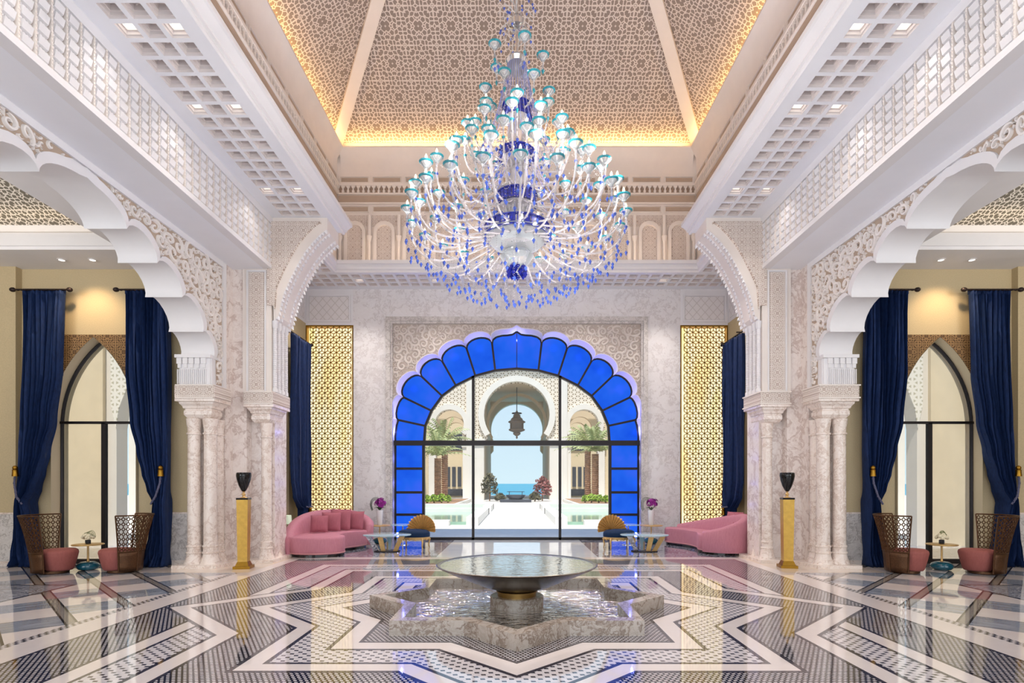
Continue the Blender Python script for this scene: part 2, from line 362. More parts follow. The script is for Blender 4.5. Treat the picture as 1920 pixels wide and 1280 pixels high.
# ------------------------------------------------------------ floor
YC = 7.21
def floor_mat():
    t = NT('inlaid_marble_floor'); pos = t.coord(); x, y0, _ = t.xyz(pos); y = t.m('SUBTRACT', y0, YC)
    ax, ay = t.m('ABSOLUTE', x), t.m('ABSOLUTE', y)
    c = t.m('MAXIMUM', ax, ay); d = t.m('MULTIPLY', t.m('ADD', ax, ay), 1/sqrt(2)); m = t.m('MINIMUM', c, d)
    star = t.m('LESS_THAN', m, 3.21); out = t.m('SUBTRACT', 1, star)
    B = t.band
    white = t.any(t.m('MULTIPLY', star, t.any(B(m, 1.59, 1.80), B(m, 2.255, 2.43), B(m, 2.97, 3.16))), t.m('MULTIPLY', out, B(c, 3.61, 3.80)), B(c, 4.575, 9))
    line = t.any(t.m('MULTIPLY', star, t.any(B(m, 1.55, 1.59), B(m, 1.80, 1.845), B(m, 2.21, 2.255), B(m, 2.43, 2.475), B(m, 2.93, 2.97), B(m, 3.16, 3.2))),
                 t.m('MULTIPLY', out, t.any(B(c, 3.57, 3.61), B(c, 3.80, 3.84), B(c, 4.535, 4.575))))
    light = t.any(t.m('MULTIPLY', star, B(m, 1.845, 2.21)), t.m('MULTIPLY', out, t.m('LESS_THAN', c, 3.57)))
    nz = t.noise(t.mapping(pos, (1, 1, 1)), 2.5, 6, .6, .6); nf = t.noise(pos, 14, 4)
    cream = t.mix(nz, rgb(224, 211, 206), rgb(236, 227, 224)); dark = t.mix(nf, rgb(46, 44, 52), rgb(78, 74, 84))
    # basket weave mosaics
    def weave(pu, pv, fu, fv, slant):
        v = t.m('DIVIDE', y, pv); row = t.m('FLOOR', v); fr = t.m('FRACT', v)
        u = t.m('ADD', t.m('ADD', t.m('DIVIDE', x, pu), t.m('MULTIPLY', row, .5)), t.m('MULTIPLY', fr, slant)); fu_ = t.m('FRACT', u)
        return t.m('MULTIPLY', t.m('LESS_THAN', fu_, fu), t.m('LESS_THAN', fr, fv))
    wd = weave(.047, .040, .58, .55, .22); wl = weave(.118, .052, .34, .62, .1)
    tile = t.mix(nf, rgb(196, 188, 192), rgb(232, 226, 226))
    dm = t.mix(wd, rgb(38, 36, 44), tile); lm = t.mix(wl, tile, rgb(52, 50, 60))
    col = t.mix(light, dm, lm); col = t.mix(line, col, dark); col = t.mix(white, col, cream)
    # aisles: slanted bands of grey and cream marble
    p = t.m('MULTIPLY', t.m('ADD', t.m('MULTIPLY', ax, -1), y0), 1/sqrt(2)); q = t.m('MULTIPLY', t.m('ADD', ax, y0), 1/sqrt(2))
    pd = t.m('DIVIDE', t.m('SUBTRACT', p, .86), .66); qd = t.m('DIVIDE', t.m('SUBTRACT', q, .63), .62)
    fp = t.m('FRACT', pd)
    st = t.m('LESS_THAN', t.m('FRACT', t.m('MULTIPLY', t.m('ADD', qd, t.m('FLOOR', pd)), .5)), .5)
    gn = t.noise(t.mapping(t.comb(p, q, 0), (1, 9, 1)), 2.2, 6, .6, .4)
    grey = t.ramp(gn, [(.3, rgb(110, 116, 130)), (.5, rgb(150, 156, 168)), (.75, rgb(188, 190, 198))])
    ai = t.mix(st, grey, cream)
    ai = t.mix(t.m('LESS_THAN', fp, .2), ai, t.mix(gn, rgb(120, 110, 104), rgb(168, 160, 152)))
    ai = t.mix(t.any(t.m('LESS_THAN', fp, .035), B(fp, .165, .2)), ai, rgb(40, 38, 42))
    # medallion of wood-grain marble in each aisle
    mx = t.m('ABSOLUTE', t.m('SUBTRACT', ax, 8.55)); mc = t.m('MAXIMUM', mx, ay)
    wv = t.n('ShaderNodeTexNoise'); t.put(wv.inputs['Vector'], t.mapping(pos, (1.1, 2.6, 1))); wv.inputs['Scale'].default_value = 1.4; wv.inputs['Detail'].default_value = 2
    rings = t.m('FRACT', t.m('MULTIPLY', wv.outputs[0], 17))
    swirl = t.ramp(rings, [(.0, rgb(30, 32, 48)), (.35, rgb(96, 102, 124)), (.55, rgb(226, 224, 230)), (.8, rgb(130, 134, 152)), (1, rgb(30, 32, 48))])
    ai = t.mix(t.m('LESS_THAN', mc, 1.62), ai, rgb(40, 38, 42)); ai = t.mix(t.m('LESS_THAN', mc, 1.57), ai, t.mix(.55, swirl, rgb(170, 170, 176)))
    chk = t.m('LESS_THAN', t.m('FRACT', t.m('MULTIPLY', t.m('ADD', t.m('FLOOR', t.m('MULTIPLY', ax, 22)), t.m('FLOOR', t.m('MULTIPLY', y0, 22))), .5)), .5)
    side = t.m('GREATER_THAN', ax, 4.96)
    col = t.mix(side, col, ai); col = t.mix(B(ax, 4.96, 5.07), col, t.mix(chk, rgb(60, 58, 64), rgb(214, 206, 204)))
    # far strip before the garden doors
    far = t.m('GREATER_THAN', y0, 11.95); lounge = t.m('MULTIPLY', far, t.m('GREATER_THAN', ax, 1.75))
    pale = t.mix(nz, rgb(206, 212, 222), rgb(236, 238, 242))  # pale marble, lightened and blued to stand for the garden's reflection
    col = t.mix(far, col, pale); col = t.mix(lounge, col, swirl); col = t.mix(B(y0, 11.95, 12.1), col, cream)
    # plinth margin under the piers
    col = t.mix(t.m('MULTIPLY', B(ax, 4.8, 6.6), B(y0, 10.0, 12.4)), col, t.mix(nz, rgb(214, 192, 170), rgb(236, 224, 212)))
    rn = t.m('MULTIPLY_ADD', nf, .03, .03)
    return t.done(t.bsdf(col, rn, 0, .75, None, Coat_Weight=.3, Coat_Roughness=.04, Coat_IOR=1.6))
M['floor'] = floor_mat()
struct(MB().box(-13.6, 13.6, -1.2, 15.75, -.3, 0), 'floor', 'floor', 'polished inlaid marble floor with concentric star bands')
# ------------------------------------------------------------ arcade walls
def mirror(s): return lambda p: (s*p[0], p[1], p[2])
CUSP = [(0, 5.72), (.76, 5.36), (1.46, 5.13), (2.12, 4.80), (2.77, 4.38), (3.13, 4.0)]
YA = 7.52
def arcade_outline():
    half = lobes(CUSP[1:], (0, 3.6), .30, 9)
    crown = [(0, 5.70)]+[(.76*cos(a*pi/18), 5.36+.315*sin(a*pi/18)) for a in range(8, 0, -1)]
    r = crown+half
    left = [(YA-a, z) for a, z in r[::-1]]; right = [(YA+a, z) for a, z in r[1:]]
    return left+right
def offset_up(o, d, c):
    out = []
    for y, z in o:
        v = Vector((y-c[0], z-c[1])); v = v.normalized()*d; out.append((y+v.x, min(z+v.y, 5.835)))
    return out
def seg(n0, n1): return n0
SIDE = {-1: 'left', 1: 'right'}
aro = arcade_outline()
for s in (-1, 1):
    side = SIDE[s]
    w = empty('wall_'+side, label='white arcade wall on the %s with a scalloped arch and carved spandrels' % side, kind='structure')
    mb = MB()
    poly = [(3.9, 3.45)]+[(4.39, 3.45)]+aro+[(10.65, 3.45), (11.12, 3.45), (11.12, 5.97), (3.9, 5.97)]
    mb.prism(poly, 'x', s*5.8, s*6.4)
    mb.box(s*5.8, s*6.4, -1.1, 3.9, 0, 5.97)
    mb.build('arch_panel', 'plaster', w, smooth=True, ang=32)
    # smooth moulding round the lobes, standing proud of the ground
    mo = MB(); off = offset_up(aro, .13, (YA, 3.2)); k = len(aro)
    mo.add([(s*5.765, a, b) for a, b in aro]+[(s*5.765, a, b) for a, b in off]+[(s*5.8, a, b) for a, b in aro]+[(s*5.8, a, b) for a, b in off],
           [(i, i+1, k+i+1, k+i) for i in range(k-1)]+[(i, i+1, 2*k+i+1, 2*k+i) for i in range(k-1)]+[(k+i, k+i+1, 3*k+i+1, 3*k+i) for i in range(k-1)])
    mo.box(s*5.765, s*5.8, 4.0, 11.12, 5.84, 5.97); mo.box(s*5.765, s*5.8, 11.0, 11.12, 3.45, 5.84)
    mo.build('arch_moulding', 'plaster', w, smooth=True, ang=32)
    # sunk ground and scrolls of the spandrel (far and near halves)
    for sg, seed in ((1, 3), (-1, 8)):
        pts = [(YA+sg*abs(a-YA), b) for a, b in off[len(off)//2+6:]]
        poly2 = [(YA+sg*.2, 5.84)]+pts+[(YA+sg*3.27, 3.5), (YA+sg*3.48, 3.5), (YA+sg*3.48, 5.84)]
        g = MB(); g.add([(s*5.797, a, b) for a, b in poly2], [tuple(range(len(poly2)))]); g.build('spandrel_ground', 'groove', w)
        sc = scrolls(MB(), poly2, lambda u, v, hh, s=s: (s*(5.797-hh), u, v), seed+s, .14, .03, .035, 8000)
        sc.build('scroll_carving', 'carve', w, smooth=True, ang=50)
    # impost block with its little flutes
    ib = MB().box(s*5.82, s*6.4, 10.62, 11.1, 3.45, 4.0); ib.box(s*5.78, s*6.46, 10.56, 11.1, 3.97, 4.03)
    for i in range(5):
        xx = 5.93+i*.115; ib.box(s*(xx-.045), s*(xx+.045), 10.585, 10.63, 3.86, 3.97); ib.box(s*(xx-.03), s*(xx+.03), 10.595, 10.63, 3.78, 3.86)
        for q in (-.035, 0, .035): ib.box(s*(xx+q-.008), s*(xx+q+.008), 10.6, 10.63, 3.48, 3.76)
    ib.build('impost_block', 'plaster', w)
    # plain soffit and tiled frieze
    struct(MB().box(s*5.135, s*5.8, -1.1, 11.45, 5.945, 6.02), 'trim_1' if s < 0 else 'trim_2', 'soffit', 'plain white soffit strip over the %s arcade' % side)
    fr = empty('trim_3' if s < 0 else 'trim_4', label='frieze of raised plaster tiles above the %s arcade' % side, kind='structure')
    MB().box(s*5.03, s*5.12, -1.1, 11.4, 5.96, 7.05).build('frieze_ground', 'groove', fr)
    e = MB(); e.box(s*4.97, s*5.135, -1.1, 11.4, 5.945, 6.03); e.box(s*4.97, s*5.028, -1.1, 11.4, 6.86, 6.998); e.build('frieze_border', 'plaster', fr)
    rp, pad = MB(), MB(); y = 4.6
    while y < 11.3:
        rp.box(s*4.975, s*5.03, y-.012, y+.012, 6.03, 6.86)
        for i in range(20): rp.octa((s*4.975, y, 6.05+i*.041), .014)
        for i in range(6):
            z = 6.045+i*.137; a, b = y+.025, y+.175
            pad.hexa([(s*5.03, a, z), (s*5.03, b, z), (s*5.03, b, z+.10), (s*5.03, a, z+.10)], [(s*4.985, a+.012, z+.016), (s*4.985, b-.012, z+.016), (s*4.965, b-.012, z+.092), (s*4.965, a+.012, z+.092)])
            for j in range(4): pad.box(s*5.0, s*5.03, a+.012+j*.038, a+.034+j*.038, z+.104, z+.132)
        y += .2
    rp.build('rope_moulding', 'plaster_warm', fr); pad.build('tile_relief', 'plaster', fr, kind='stuff')
# ------------------------------------------------------------ piers with twin columns
def capital(mb_m, mb_l, x0, x1, y0, y1, lat=(3.19, 3.45)):
    mb_l.box(x0, x1, y0, y1, lat[0]+.02, lat[1]-.02)
    g = .02
    e = MB()
    for zz in (lat[0], lat[1]-.025): e.box(x0-g, x1+g, y0-g, y1+g, zz, zz+.025)
    x = sorted((x0, x1)); X0, X1 = x
    prof = [(3.19, 0), (3.14, .0), (3.13, .05), (3.10, .055), (3.06, .09), (3.02, .10), (3.01, .125), (2.99, .125), (2.97, .11), (2.9, .11), (2.84, .15), (2.82, .19)]
    for (za, ga), (zb, gb) in zip(prof, prof[1:]):
        mb_m.hexa([(X0+gb, y0+gb, zb), (X1-gb, y0+gb, zb), (X1-gb, y1-gb, zb), (X0+gb, y1-gb, zb)], [(X0+ga, y0+ga, za), (X1-ga, y0+ga, za), (X1-ga, y1-ga, za), (X0+ga, y1-ga, za)])
    return e
COLP = [(.235, 0), (.235, .05), (.2, .06), (.185, .1), (.15, .19), (.14, .25), (.155, .265), (.155, .285), (.135, .3), (.135, .37), (.15, .385), (.15, .405), (.128, .42), (.125, 1.4), (.12, 2.52), (.14, 2.53), (.14, 2.56), (.12, 2.57), (.125, 2.66), (.14, 2.72), (.15, 2.83)]
pier_n = 5
for s in (-1, 1):
    side = SIDE[s]
    p = empty('trim_%d' % pier_n, label='veined marble pier with clustered columns, %s side of the hall' % side, kind='structure'); pier_n += 1
    pm = MB(); pm.box(s*5.78, s*6.38, 11.1, 12.2, 0, 5.96); pm.box(s*5.02, s*5.8, 11.62, 12.2, 0, 7.0); pm.box(s*5.5, s*5.8, 11.4, 11.7, 0, 5.96)
    pm.build('pier_core', 'marble', p)
    pl = MB()
    pl.prism([(s*6.45, 11.3), (s*6.45, 10.45), (s*5.62, 10.45), (s*5.52, 11.12), (s*4.88, 11.2), (s*4.88, 12.3), (s*6.45, 12.3)], 'z', 0, .06)
    pl.build('plinth', 'marble_col', p)
    # first capital under the arcade, second under the bracket
    for x0, x1, y0, y1, cols in ((5.67, 6.42, 10.5, 11.1, ((6.19, 10.75), (5.88, 10.75), (6.19, 11.0), (5.88, 11.0))), (4.9, 5.5, 11.26, 12.1, ((5.14, 11.5), (5.14, 11.9)))):
        cm, cl = MB(), MB(); e = capital(cm, cl, s*x0, s*x1, y0, y1); c = cm.build('capital', 'marble_col', p)
        cl.build('abacus', 'latt_wall', p); e.build('abacus_moulding', 'plaster_warm', p)
        for cx, cy in cols:
            q = MB().lathe([(r*.82 if len(cols) == 2 else r*.95, z) for r, z in COLP], 20, (s*cx, cy, .0)).build('marble_column', 'marble_col', p, smooth=True)
    # pilaster over the second capital
    up = MB(); up.box(s*4.98, s*5.56, 11.36, 12.15, 3.45, 7.0); up.build('upper_pilaster', 'plaster_warm', p)
    MB().box(s*5.13, s*5.42, 11.345, 11.37, 3.5, 5.86).build('lattice_panel', 'latt_wall', p)
    fm = MB()
    for a, b in ((5.08, 5.105), (5.445, 5.47)): fm.box(s*a, s*b, 11.33, 11.37, 3.46, 5.88)
    fm.box(s*5.08, s*5.47, 11.33, 11.37, 5.88, 5.91); fm.build('panel_border', 'plaster', p)
    # reeded shafts beside the bracket
    rs = MB()
    for yy in (11.42, 11.6, 11.78, 11.96):
        rs.lathe([(.05, 3.45), (.05, 3.52), (.035, 3.54), (.035, 4.75), (.05, 4.77), (.06, 4.9)], 10, (s*4.93, yy, 0))
        for i in range(28): rs.lathe([(.036, 0), (.044, .018), (.036, .036)], 8, (s*4.93, yy, 3.56+i*.042), cap=False)
    rs.build('reeded_shaft', 'plaster', p, smooth=True)
    # bracket arch in the transverse plane
    cur = [(4.95, 4.88), (4.84, 5.0), (4.80, 5.2), (4.74, 5.44), (4.6, 5.76), (4.44, 6.07), (4.3, 6.3), (4.14, 6.5), (3.98, 6.66), (3.86, 6.75)]
    br = MB(); br.prism([(s*a, b) for a, b in cur]+[(s*3.86, 7.0), (s*5.0, 7.0)], 'y', 11.4, 12.12); br.build('bracket_arch', 'plaster_warm', p)
    gp = [(s*(a+.14*(.5 if i < 2 else 1)), b+.14) for i, (a, b) in enumerate(cur)]
    lp = [(s*4.98, 5.1)]+[g for g in gp[2:]]+[(s*3.98, 6.93), (s*5.5, 6.93), (s*5.5, 6.02), (s*4.99, 6.02)]
    lp2 = MB(); lp2.add([(a, 11.335 if abs(a) > 4.98 else 11.385, b) for a, b in lp], [tuple(range(len(lp)))])
    lp2 = MB(); lp2.prism([(s*5.46, 6.05), (s*5.46, 6.9), (s*3.98, 6.9), (s*3.98, 6.86)]+[g for g in gp[::-1] if abs(g[0]) < 4.93]+[(s*4.93, 5.2), (s*5.06, 5.2), (s*5.06, 6.05)], 'y', 11.34, 11.42)
    lp2.build('bracket_lattice', 'latt_wall', p)
    th = MB()
    for yy in (11.40, 11.58, 11.94, 12.12):
        for i in range(len(cur)-1):
            a, b = Vector(cur[i]), Vector(cur[i+1]); nn = max(1, int((b-a).length/.075))
            for k in range(nn):
                q = a+(b-a)*((k+.5)/nn); d = (b-a).normalized(); nrm = Vector((d.y, -d.x)); nrm = nrm if nrm.x < 0 else -nrm
                w = .034; L = (.038 if yy in (11.4, 12.12) else .02)*(1 if k % 2 else .6)
                A = q-d*w; B = q+d*w; T = q+nrm*L+Vector((0, -.03))
                th.hexa([(s*A.x, yy-.03, A.y), (s*B.x, yy-.03, B.y), (s*B.x, yy+.05, B.y), (s*A.x, yy+.05, A.y)], [(s*T.x, yy, T.y), (s*T.x+.004, yy, T.y), (s*T.x+.004, yy+.02, T.y), (s*T.x, yy+.02, T.y)])
    th.build('stalactite_trim', 'plaster', p)
# ------------------------------------------------------------ coffered ledges
def coffers(mb, lit, xs, ys, z, w, depth, litf, X0, X1, Y0, Y1, s):
    """soffit plate with square recesses; xs, ys = recess centres"""
    ex = sorted([X0, X1]+[v for c in xs for v in (c-w/2, c+w/2)]); ey = sorted([Y0, Y1]+[v for c in ys for v in (c-w/2, c+w/2)])
    cx = set((c-w/2) for c in xs); cy = set((c-w/2) for c in ys)
    def P(x, y, zz): return (s*x, y, zz)
    deep = MB()
    for i in range(len(ex)-1):
        for j in range(len(ey)-1):
            a, b, c, d = ex[i], ex[i+1], ey[j], ey[j+1]
            if i % 2 == 1 and j % 2 == 1:
                st = [(0, 0), (.0, .03), (.018, .03), (.018, .07), (.036, .07), (.036, depth)]
                for (g0, z0), (g1, z1) in zip(st, st[1:]):
                    deep.add([P(a+g0, c+g0, z+z0), P(b-g0, c+g0, z+z0), P(b-g0, d-g0, z+z0), P(a+g0, d-g0, z+z0), P(a+g1, c+g1, z+z1), P(b-g1, c+g1, z+z1), P(b-g1, d-g1, z+z1), P(a+g1, d-g1, z+z1)],
                             [(0, 1, 5, 4), (1, 2, 6, 5), (2, 3, 7, 6), (3, 0, 4, 7)])
                g = .036
                deep.add([P(a+g, c+g, z+depth), P(b-g, c+g, z+depth), P(b-g, d-g, z+depth), P(a+g, d-g, z+depth)], [(0, 1, 2, 3)])
                if litf((i-1)//2, (j-1)//2): lit.append((s*(a+b)/2, (c+d)/2, z+depth-.02))
                elif ((i-1)//2+(j-1)//2) % 2 == 0:
                    deep.lathe([(.03, 0), (.03, -.01), (.012, -.02), (.02, -.05), (.004, -.07)], 8, ((s*(a+b)/2), (c+d)/2, z+depth))
            else: mb.add([P(a, c, z), P(b, c, z), P(b, d, z), P(a, d, z)], [(0, 1, 2, 3)])
    return deep
def cornice(mb, s):
    prof = [(3.76, 6.998), (3.74, 7.02), (3.74, 7.05), (3.70, 7.06), (3.70, 7.09), (3.66, 7.12), (3.61, 7.16), (3.58, 7.17), (3.58, 7.24), (3.8, 7.24), (3.8, 7.01), (3.765, 7.01)]
    mb.prism([(s*a, b) for a, b in prof], 'y', -1.1, 12.2)
lit_all = []
ledge_n = pier_n
for s in (-1, 1):
    side = SIDE[s]
    L = empty('trim_%d' % ledge_n, label='white mezzanine ledge with coffered soffit along the %s side' % side, kind='structure'); ledge_n += 1
    mb = MB(); ys = [6.69+.2825*i for i in range(-6, 17)]; lit = []
    deep = coffers(mb, lit, [4.07, 4.35, 4.63], ys, 7.0, .215, .14, lambda i, j: i in (0, 2) and (j-6) in (-5, 0, 5, 13), 3.76, 5.03, -1.1, 12.1, s)
    lit_all += lit
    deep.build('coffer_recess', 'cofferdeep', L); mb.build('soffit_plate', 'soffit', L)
    c = MB(); cornice(c, s); c.build('cornice', 'plaster', L)
    MB().box(s*3.7, s*5.0, -1.1, 12.2, 7.16, 7.22).build('ledge_top', 'plaster', L)
    # bay beyond the pier: shallow ledge
    mb2 = MB(); deep2 = coffers(mb2, lit2 := [], [4.85, 5.15, 5.45, 5.75], [12.45+.29*i for i in range(7)], 7.0, .215, .12, lambda i, j: i == 1 and j == 5, 4.66, 6.0, 12.2, 14.36, s)
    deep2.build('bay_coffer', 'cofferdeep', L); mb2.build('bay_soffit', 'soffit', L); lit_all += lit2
    prof = [(4.66, 6.998), (4.65, 7.05), (4.62, 7.07), (4.62, 7.14), (4.57, 7.18), (4.57, 7.27), (5.0, 7.27), (5.0, 7.16), (4.67, 7.16)]
    MB().prism([(s*a, b) for a, b in prof], 'y', 12.2, 14.6).build('bay_cornice', 'plaster', L)
B_ = empty('trim_%d' % ledge_n, label='white coffered ledge spanning above the garden wall', kind='structure'); ledge_n += 1
mb = MB(); lit = []
xs = [.145+.29*i for i in range(-20, 20)]
deep = coffers(mb, lit, xs, [14.62, 14.93, 15.24], 7.0, .215, .12, lambda i, j: j == 1 and i in (5, 12, 19, 26, 33), -6.0, 6.0, 14.36, 15.62, 1)
lit_all += lit
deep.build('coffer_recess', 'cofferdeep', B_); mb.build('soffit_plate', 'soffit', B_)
prof = [(14.355, 6.998), (14.35, 7.05), (14.31, 7.07), (14.31, 7.13), (14.26, 7.17), (14.22, 7.18), (14.22, 7.27), (15.6, 7.27), (15.6, 7.16), (14.37, 7.16)]
MB().prism(prof, 'x', -4.7, 4.7, caps=True).build('cornice', 'plaster', B_)
# square downlights glowing in some of the coffers
d0 = None
for i, (x, y, z) in enumerate(lit_all):
    nm = 'square glowing downlight set in a ledge coffer'
    if d0 is None:
        d0 = empty('ceiling_downlight', (x, y, z)); MB().box(-.085, .085, -.085, .085, -.012, .012).build('diffuser', 'lamp_white', d0)
        fr = MB()
        for a, b, c, d in ((-.1, .1, -.1, -.085), (-.1, .1, .085, .1), (-.1, -.085, -.085, .085), (.085, .1, -.085, .085)): fr.box(a, b, c, d, -.02, .015)
        fr.build('trim_ring', 'plaster', d0); o = d0
    else: o = dup(d0, (x, y, z))
    ORD = ('first', 'second', 'third', 'fourth', 'fifth')
    light('coffer_spot', 'SPOT', (x, y, 6.97), 360 if y > 14.4 else 22, (1, .93, .86), rot=(radians(-24) if y > 14.4 else 0, 0, 0), size=.08, spot=radians(120))
    if y > 14.4: w = 'square coffer light in the ledge above the garden arch, %s from the left' % ORD[[round(v[0], 2) for v in lit].index(round(x, 2))]; g = 'coffer lights above the garden arch'
    elif y > 12.2: w = 'square coffer light above the %s gilded screen bay' % ('left' if x < 0 else 'right'); g = 'coffer lights of the side bays'
    else:
        row = sorted({round(v[1], 2) for v in lit_all if v[1] < 12.2}, reverse=True).index(round(y, 2))
        w = '%s coffer light of the %s pair from the bracket, %s ledge' % ('nave-side' if abs(x) < 4.3 else 'wall-side', ORD[row], 'left' if x < 0 else 'right'); g = 'coffer lights of the %s ledge' % ('left' if x < 0 else 'right')
    tag(o, w, 'ceiling light', g)
# ------------------------------------------------------------ upper walls, balustrade band, cove and pitched ceiling
def arch_pts(r, cz, n=12): return [(-r*cos(pi*i/n), cz+r*sin(pi*i/n)) for i in range(n+1)]
bw = empty('wall_upper', label='beige clerestory wall with blind niches and balustrade band', kind='structure')
MB().box(-5.1, 5.1, 15.6, 15.75, 7.2, 11.6).build('wall_plane', 'plaster_warm', bw)
for s in (-1, 1): MB().box(s*5.0, s*5.15, -1.1, 15.6, 7.2, 11.6).build('side_plane', 'plaster_warm', bw)
niches = [55.2*(k+.5)/F*15.55*sg for k in range(6) for sg in (-1, 1)]
pitch = 55.2/F*15.55
lat, fr, col_, pan = MB(), MB(), MB(), MB()
for x in niches:
    r = .21; out = .36
    lat.prism([(x-r, 7.25)]+[(x+a, b) for a, b in arch_pts(r, 8.55)]+[(x+r, 7.25)], 'y', 15.575, 15.6)
    A = [(x-r, 7.25)]+[(x+a, b) for a, b in arch_pts(r, 8.55)]+[(x+r, 7.25)]; O = [(x-r-.09, 7.25)]+[(x+a, b) for a, b in arch_pts(r+.09, 8.57)]+[(x+r+.09, 7.25)]
    fr.prism(A+O[::-1], 'y', 15.52, 15.6)
    for s in (-1, 1):
        xx = x+s*pitch/2; 
    pan.box(x-pitch/2+.05, x+pitch/2-.05, 15.585, 15.6, 8.75, 9.05)
for k in range(13):
    x = (k-6)*pitch
    col_.lathe([(.06, 7.25), (.06, 7.35), (.045, 7.37), (.04, 8.3), (.055, 8.32), (.075, 8.42), (.08, 8.44), (.05, 8.46), (.05, 9.02)], 12, (x, 15.52, 0))
lat.build('niche_lattice', M['latt_wall'], bw, smooth=False); fr.build('niche_arch', 'plaster_warm', bw); col_.build('wall_colonnette', 'plaster_warm', bw, smooth=True); pan.build('lattice_panel', 'latt_wall', bw)
band, bandl, hole = MB(), MB(), MB()
def cartouches(P, a0, a1, z0, z1, step=.85):
    n = int((a1-a0)/step); st = (a1-a0)/n
    for i in range(n):
        u0, u1 = a0+i*st+.045, a0+(i+1)*st-.045
        for q in (0,):
            for a, b, c, d in ((u0, u1, z0, z0+.02), (u0, u1, z1-.02, z1), (u0, u0+.02, z0+.02, z1-.02), (u1-.02, u1, z0+.02, z1-.02)): P(band, a, b, c, d, .035)
            P(bandl, u0+.04, u1-.04, z0+.04, z1-.04, .015)
def Pb(mb, a, b, c, d, dep): mb.box(a, b, 15.6-dep, 15.6, c, d)
for P, a0, a1, kk in ((Pb, -4.97, 4.97, 0), (lambda mb, a, b, c, d, dep: mb.box(-5.0, -5.0+dep, a, b, c, d), 5.2, 15.55, 1), (lambda mb, a, b, c, d, dep: mb.box(5.0-dep, 5.0, a, b, c, d), 5.2, 15.55, 1)):
    cartouches(P, a0, a1, 9.95, 10.13); cartouches(P, a0, a1, 9.13, 9.32)
    P(band, a0, a1, 9.36, 9.40, .05); P(band, a0, a1, 9.62, 9.66, .06); P(bandl, a0, a1, 9.42, 9.6, .02); P(band, a0, a1, 9.86, 9.93, .07)
    n = int((a1-a0)/.14)
    for i in range(n+1):
        u = a0+i*(a1-a0)/n
        P(hole, max(u-.055, a0), min(u+.055, a1), 9.66, 9.86, .008) if False else None
        P(band, max(a0, u-.018), min(a1, u+.018), 9.66, 9.86, .06); P(band, max(a0, u-.034), min(a1, u+.034), 9.68, 9.73, .055); P(band, max(a0, u-.04), min(a1, u+.04), 9.8, 9.83, .055); P(band, max(a0, u-.055), min(a1, u+.055), 9.83, 9.86, .055)
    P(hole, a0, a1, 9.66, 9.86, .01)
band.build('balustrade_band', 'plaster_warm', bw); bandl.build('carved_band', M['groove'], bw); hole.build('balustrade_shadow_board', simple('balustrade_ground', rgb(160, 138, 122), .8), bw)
# cove: wall rolls inwards to a lip that hides the warm strip light
cv = MB(); zl = 10.82
pr = [(5.0, 10.2), (4.99, 10.45), (4.95, 10.62), (4.88, 10.74), (4.80, 10.80), (4.78, 10.82), (4.78, 10.86), (4.80, 10.86), (5.0, 10.84)]
for s in (-1, 1): cv.prism([(s*a, b) for a, b in pr], 'y', -1.0, 15.5)
cv.prism([(a+10.6, b) for a, b in pr], 'x', -4.9, 4.9)
cv.build('cove_moulding', 'plaster_warm', bw, smooth=True, ang=30)
# uplights at the foot of the colonnettes
u0 = None
for k in range(-5, 6):
    x = k*pitch
    if u0 is None:
        u0 = empty('niche_uplight', (x, 15.38, 7.27)); MB().lathe([(.035, 0), (.04, .01), (.04, .05), (.03, .06)], 12).build('lamp_body', 'plaster', u0); MB().lathe([(.028, .058), (.028, .064)], 12).build('lamp_lens', 'lamp_white', u0); o = u0
    else: o = dup(u0, (x, 15.38, 7.27))
    tag(o, 'small warm uplight at the foot of the %s' % ('middle niche colonnette' if k == 0 else '%s niche colonnette %s of the middle one' % (('first', 'second', 'third', 'fourth', 'fifth')[abs(k)-1], 'left' if k < 0 else 'right')), 'light', 'uplights along the niche wall')
    light('niche_lamp', 'SPOT', (x, 15.36, 7.36), 14, (1, .66, .36), rot=(radians(188), 0, 0), size=.03, spot=radians(80))
CY, ZB, ZT = 7.3, 11.05, 14.45
ce = empty('ceiling', label='tall pitched ceiling clad in pale star lattice', kind='structure')
c4 = [(-5.08, -1.05, ZB), (5.08, -1.05, ZB), (5.08, 15.68, ZB), (-5.08, 15.68, ZB)]; ap = (0, CY, ZT)
MB().add([c4[0], c4[3], ap, c4[1], c4[2]], [(0, 1, 2), (3, 4, 2)]).build('side_slope', 'ceil_x', ce)
MB().add([c4[2], c4[3], ap, c4[0], c4[1]], [(0, 1, 2), (3, 4, 2)]).build('end_slope', 'ceil_y', ce)
for c in c4:
    v = Vector(ap)-Vector(c); n = v.normalized(); sd = n.cross(Vector((0, 0, 1))).normalized()*.14; dn = sd.cross(n).normalized(); dn = dn if dn.z < 0 else -dn
    a = Vector(c)+n*.22; b = Vector(ap)-n*.3
    lo, hi = [a+sd, a-sd], [b+sd, b-sd]
    rb = MB().hexa([a+sd+dn*.02, a-sd+dn*.02, a-sd+dn*.17, a+sd+dn*.17], [b+sd+dn*.02, b-sd+dn*.02, b-sd+dn*.17, b+sd+dn*.17]); rb.build('hip_rib', 'plaster_warm', ce)
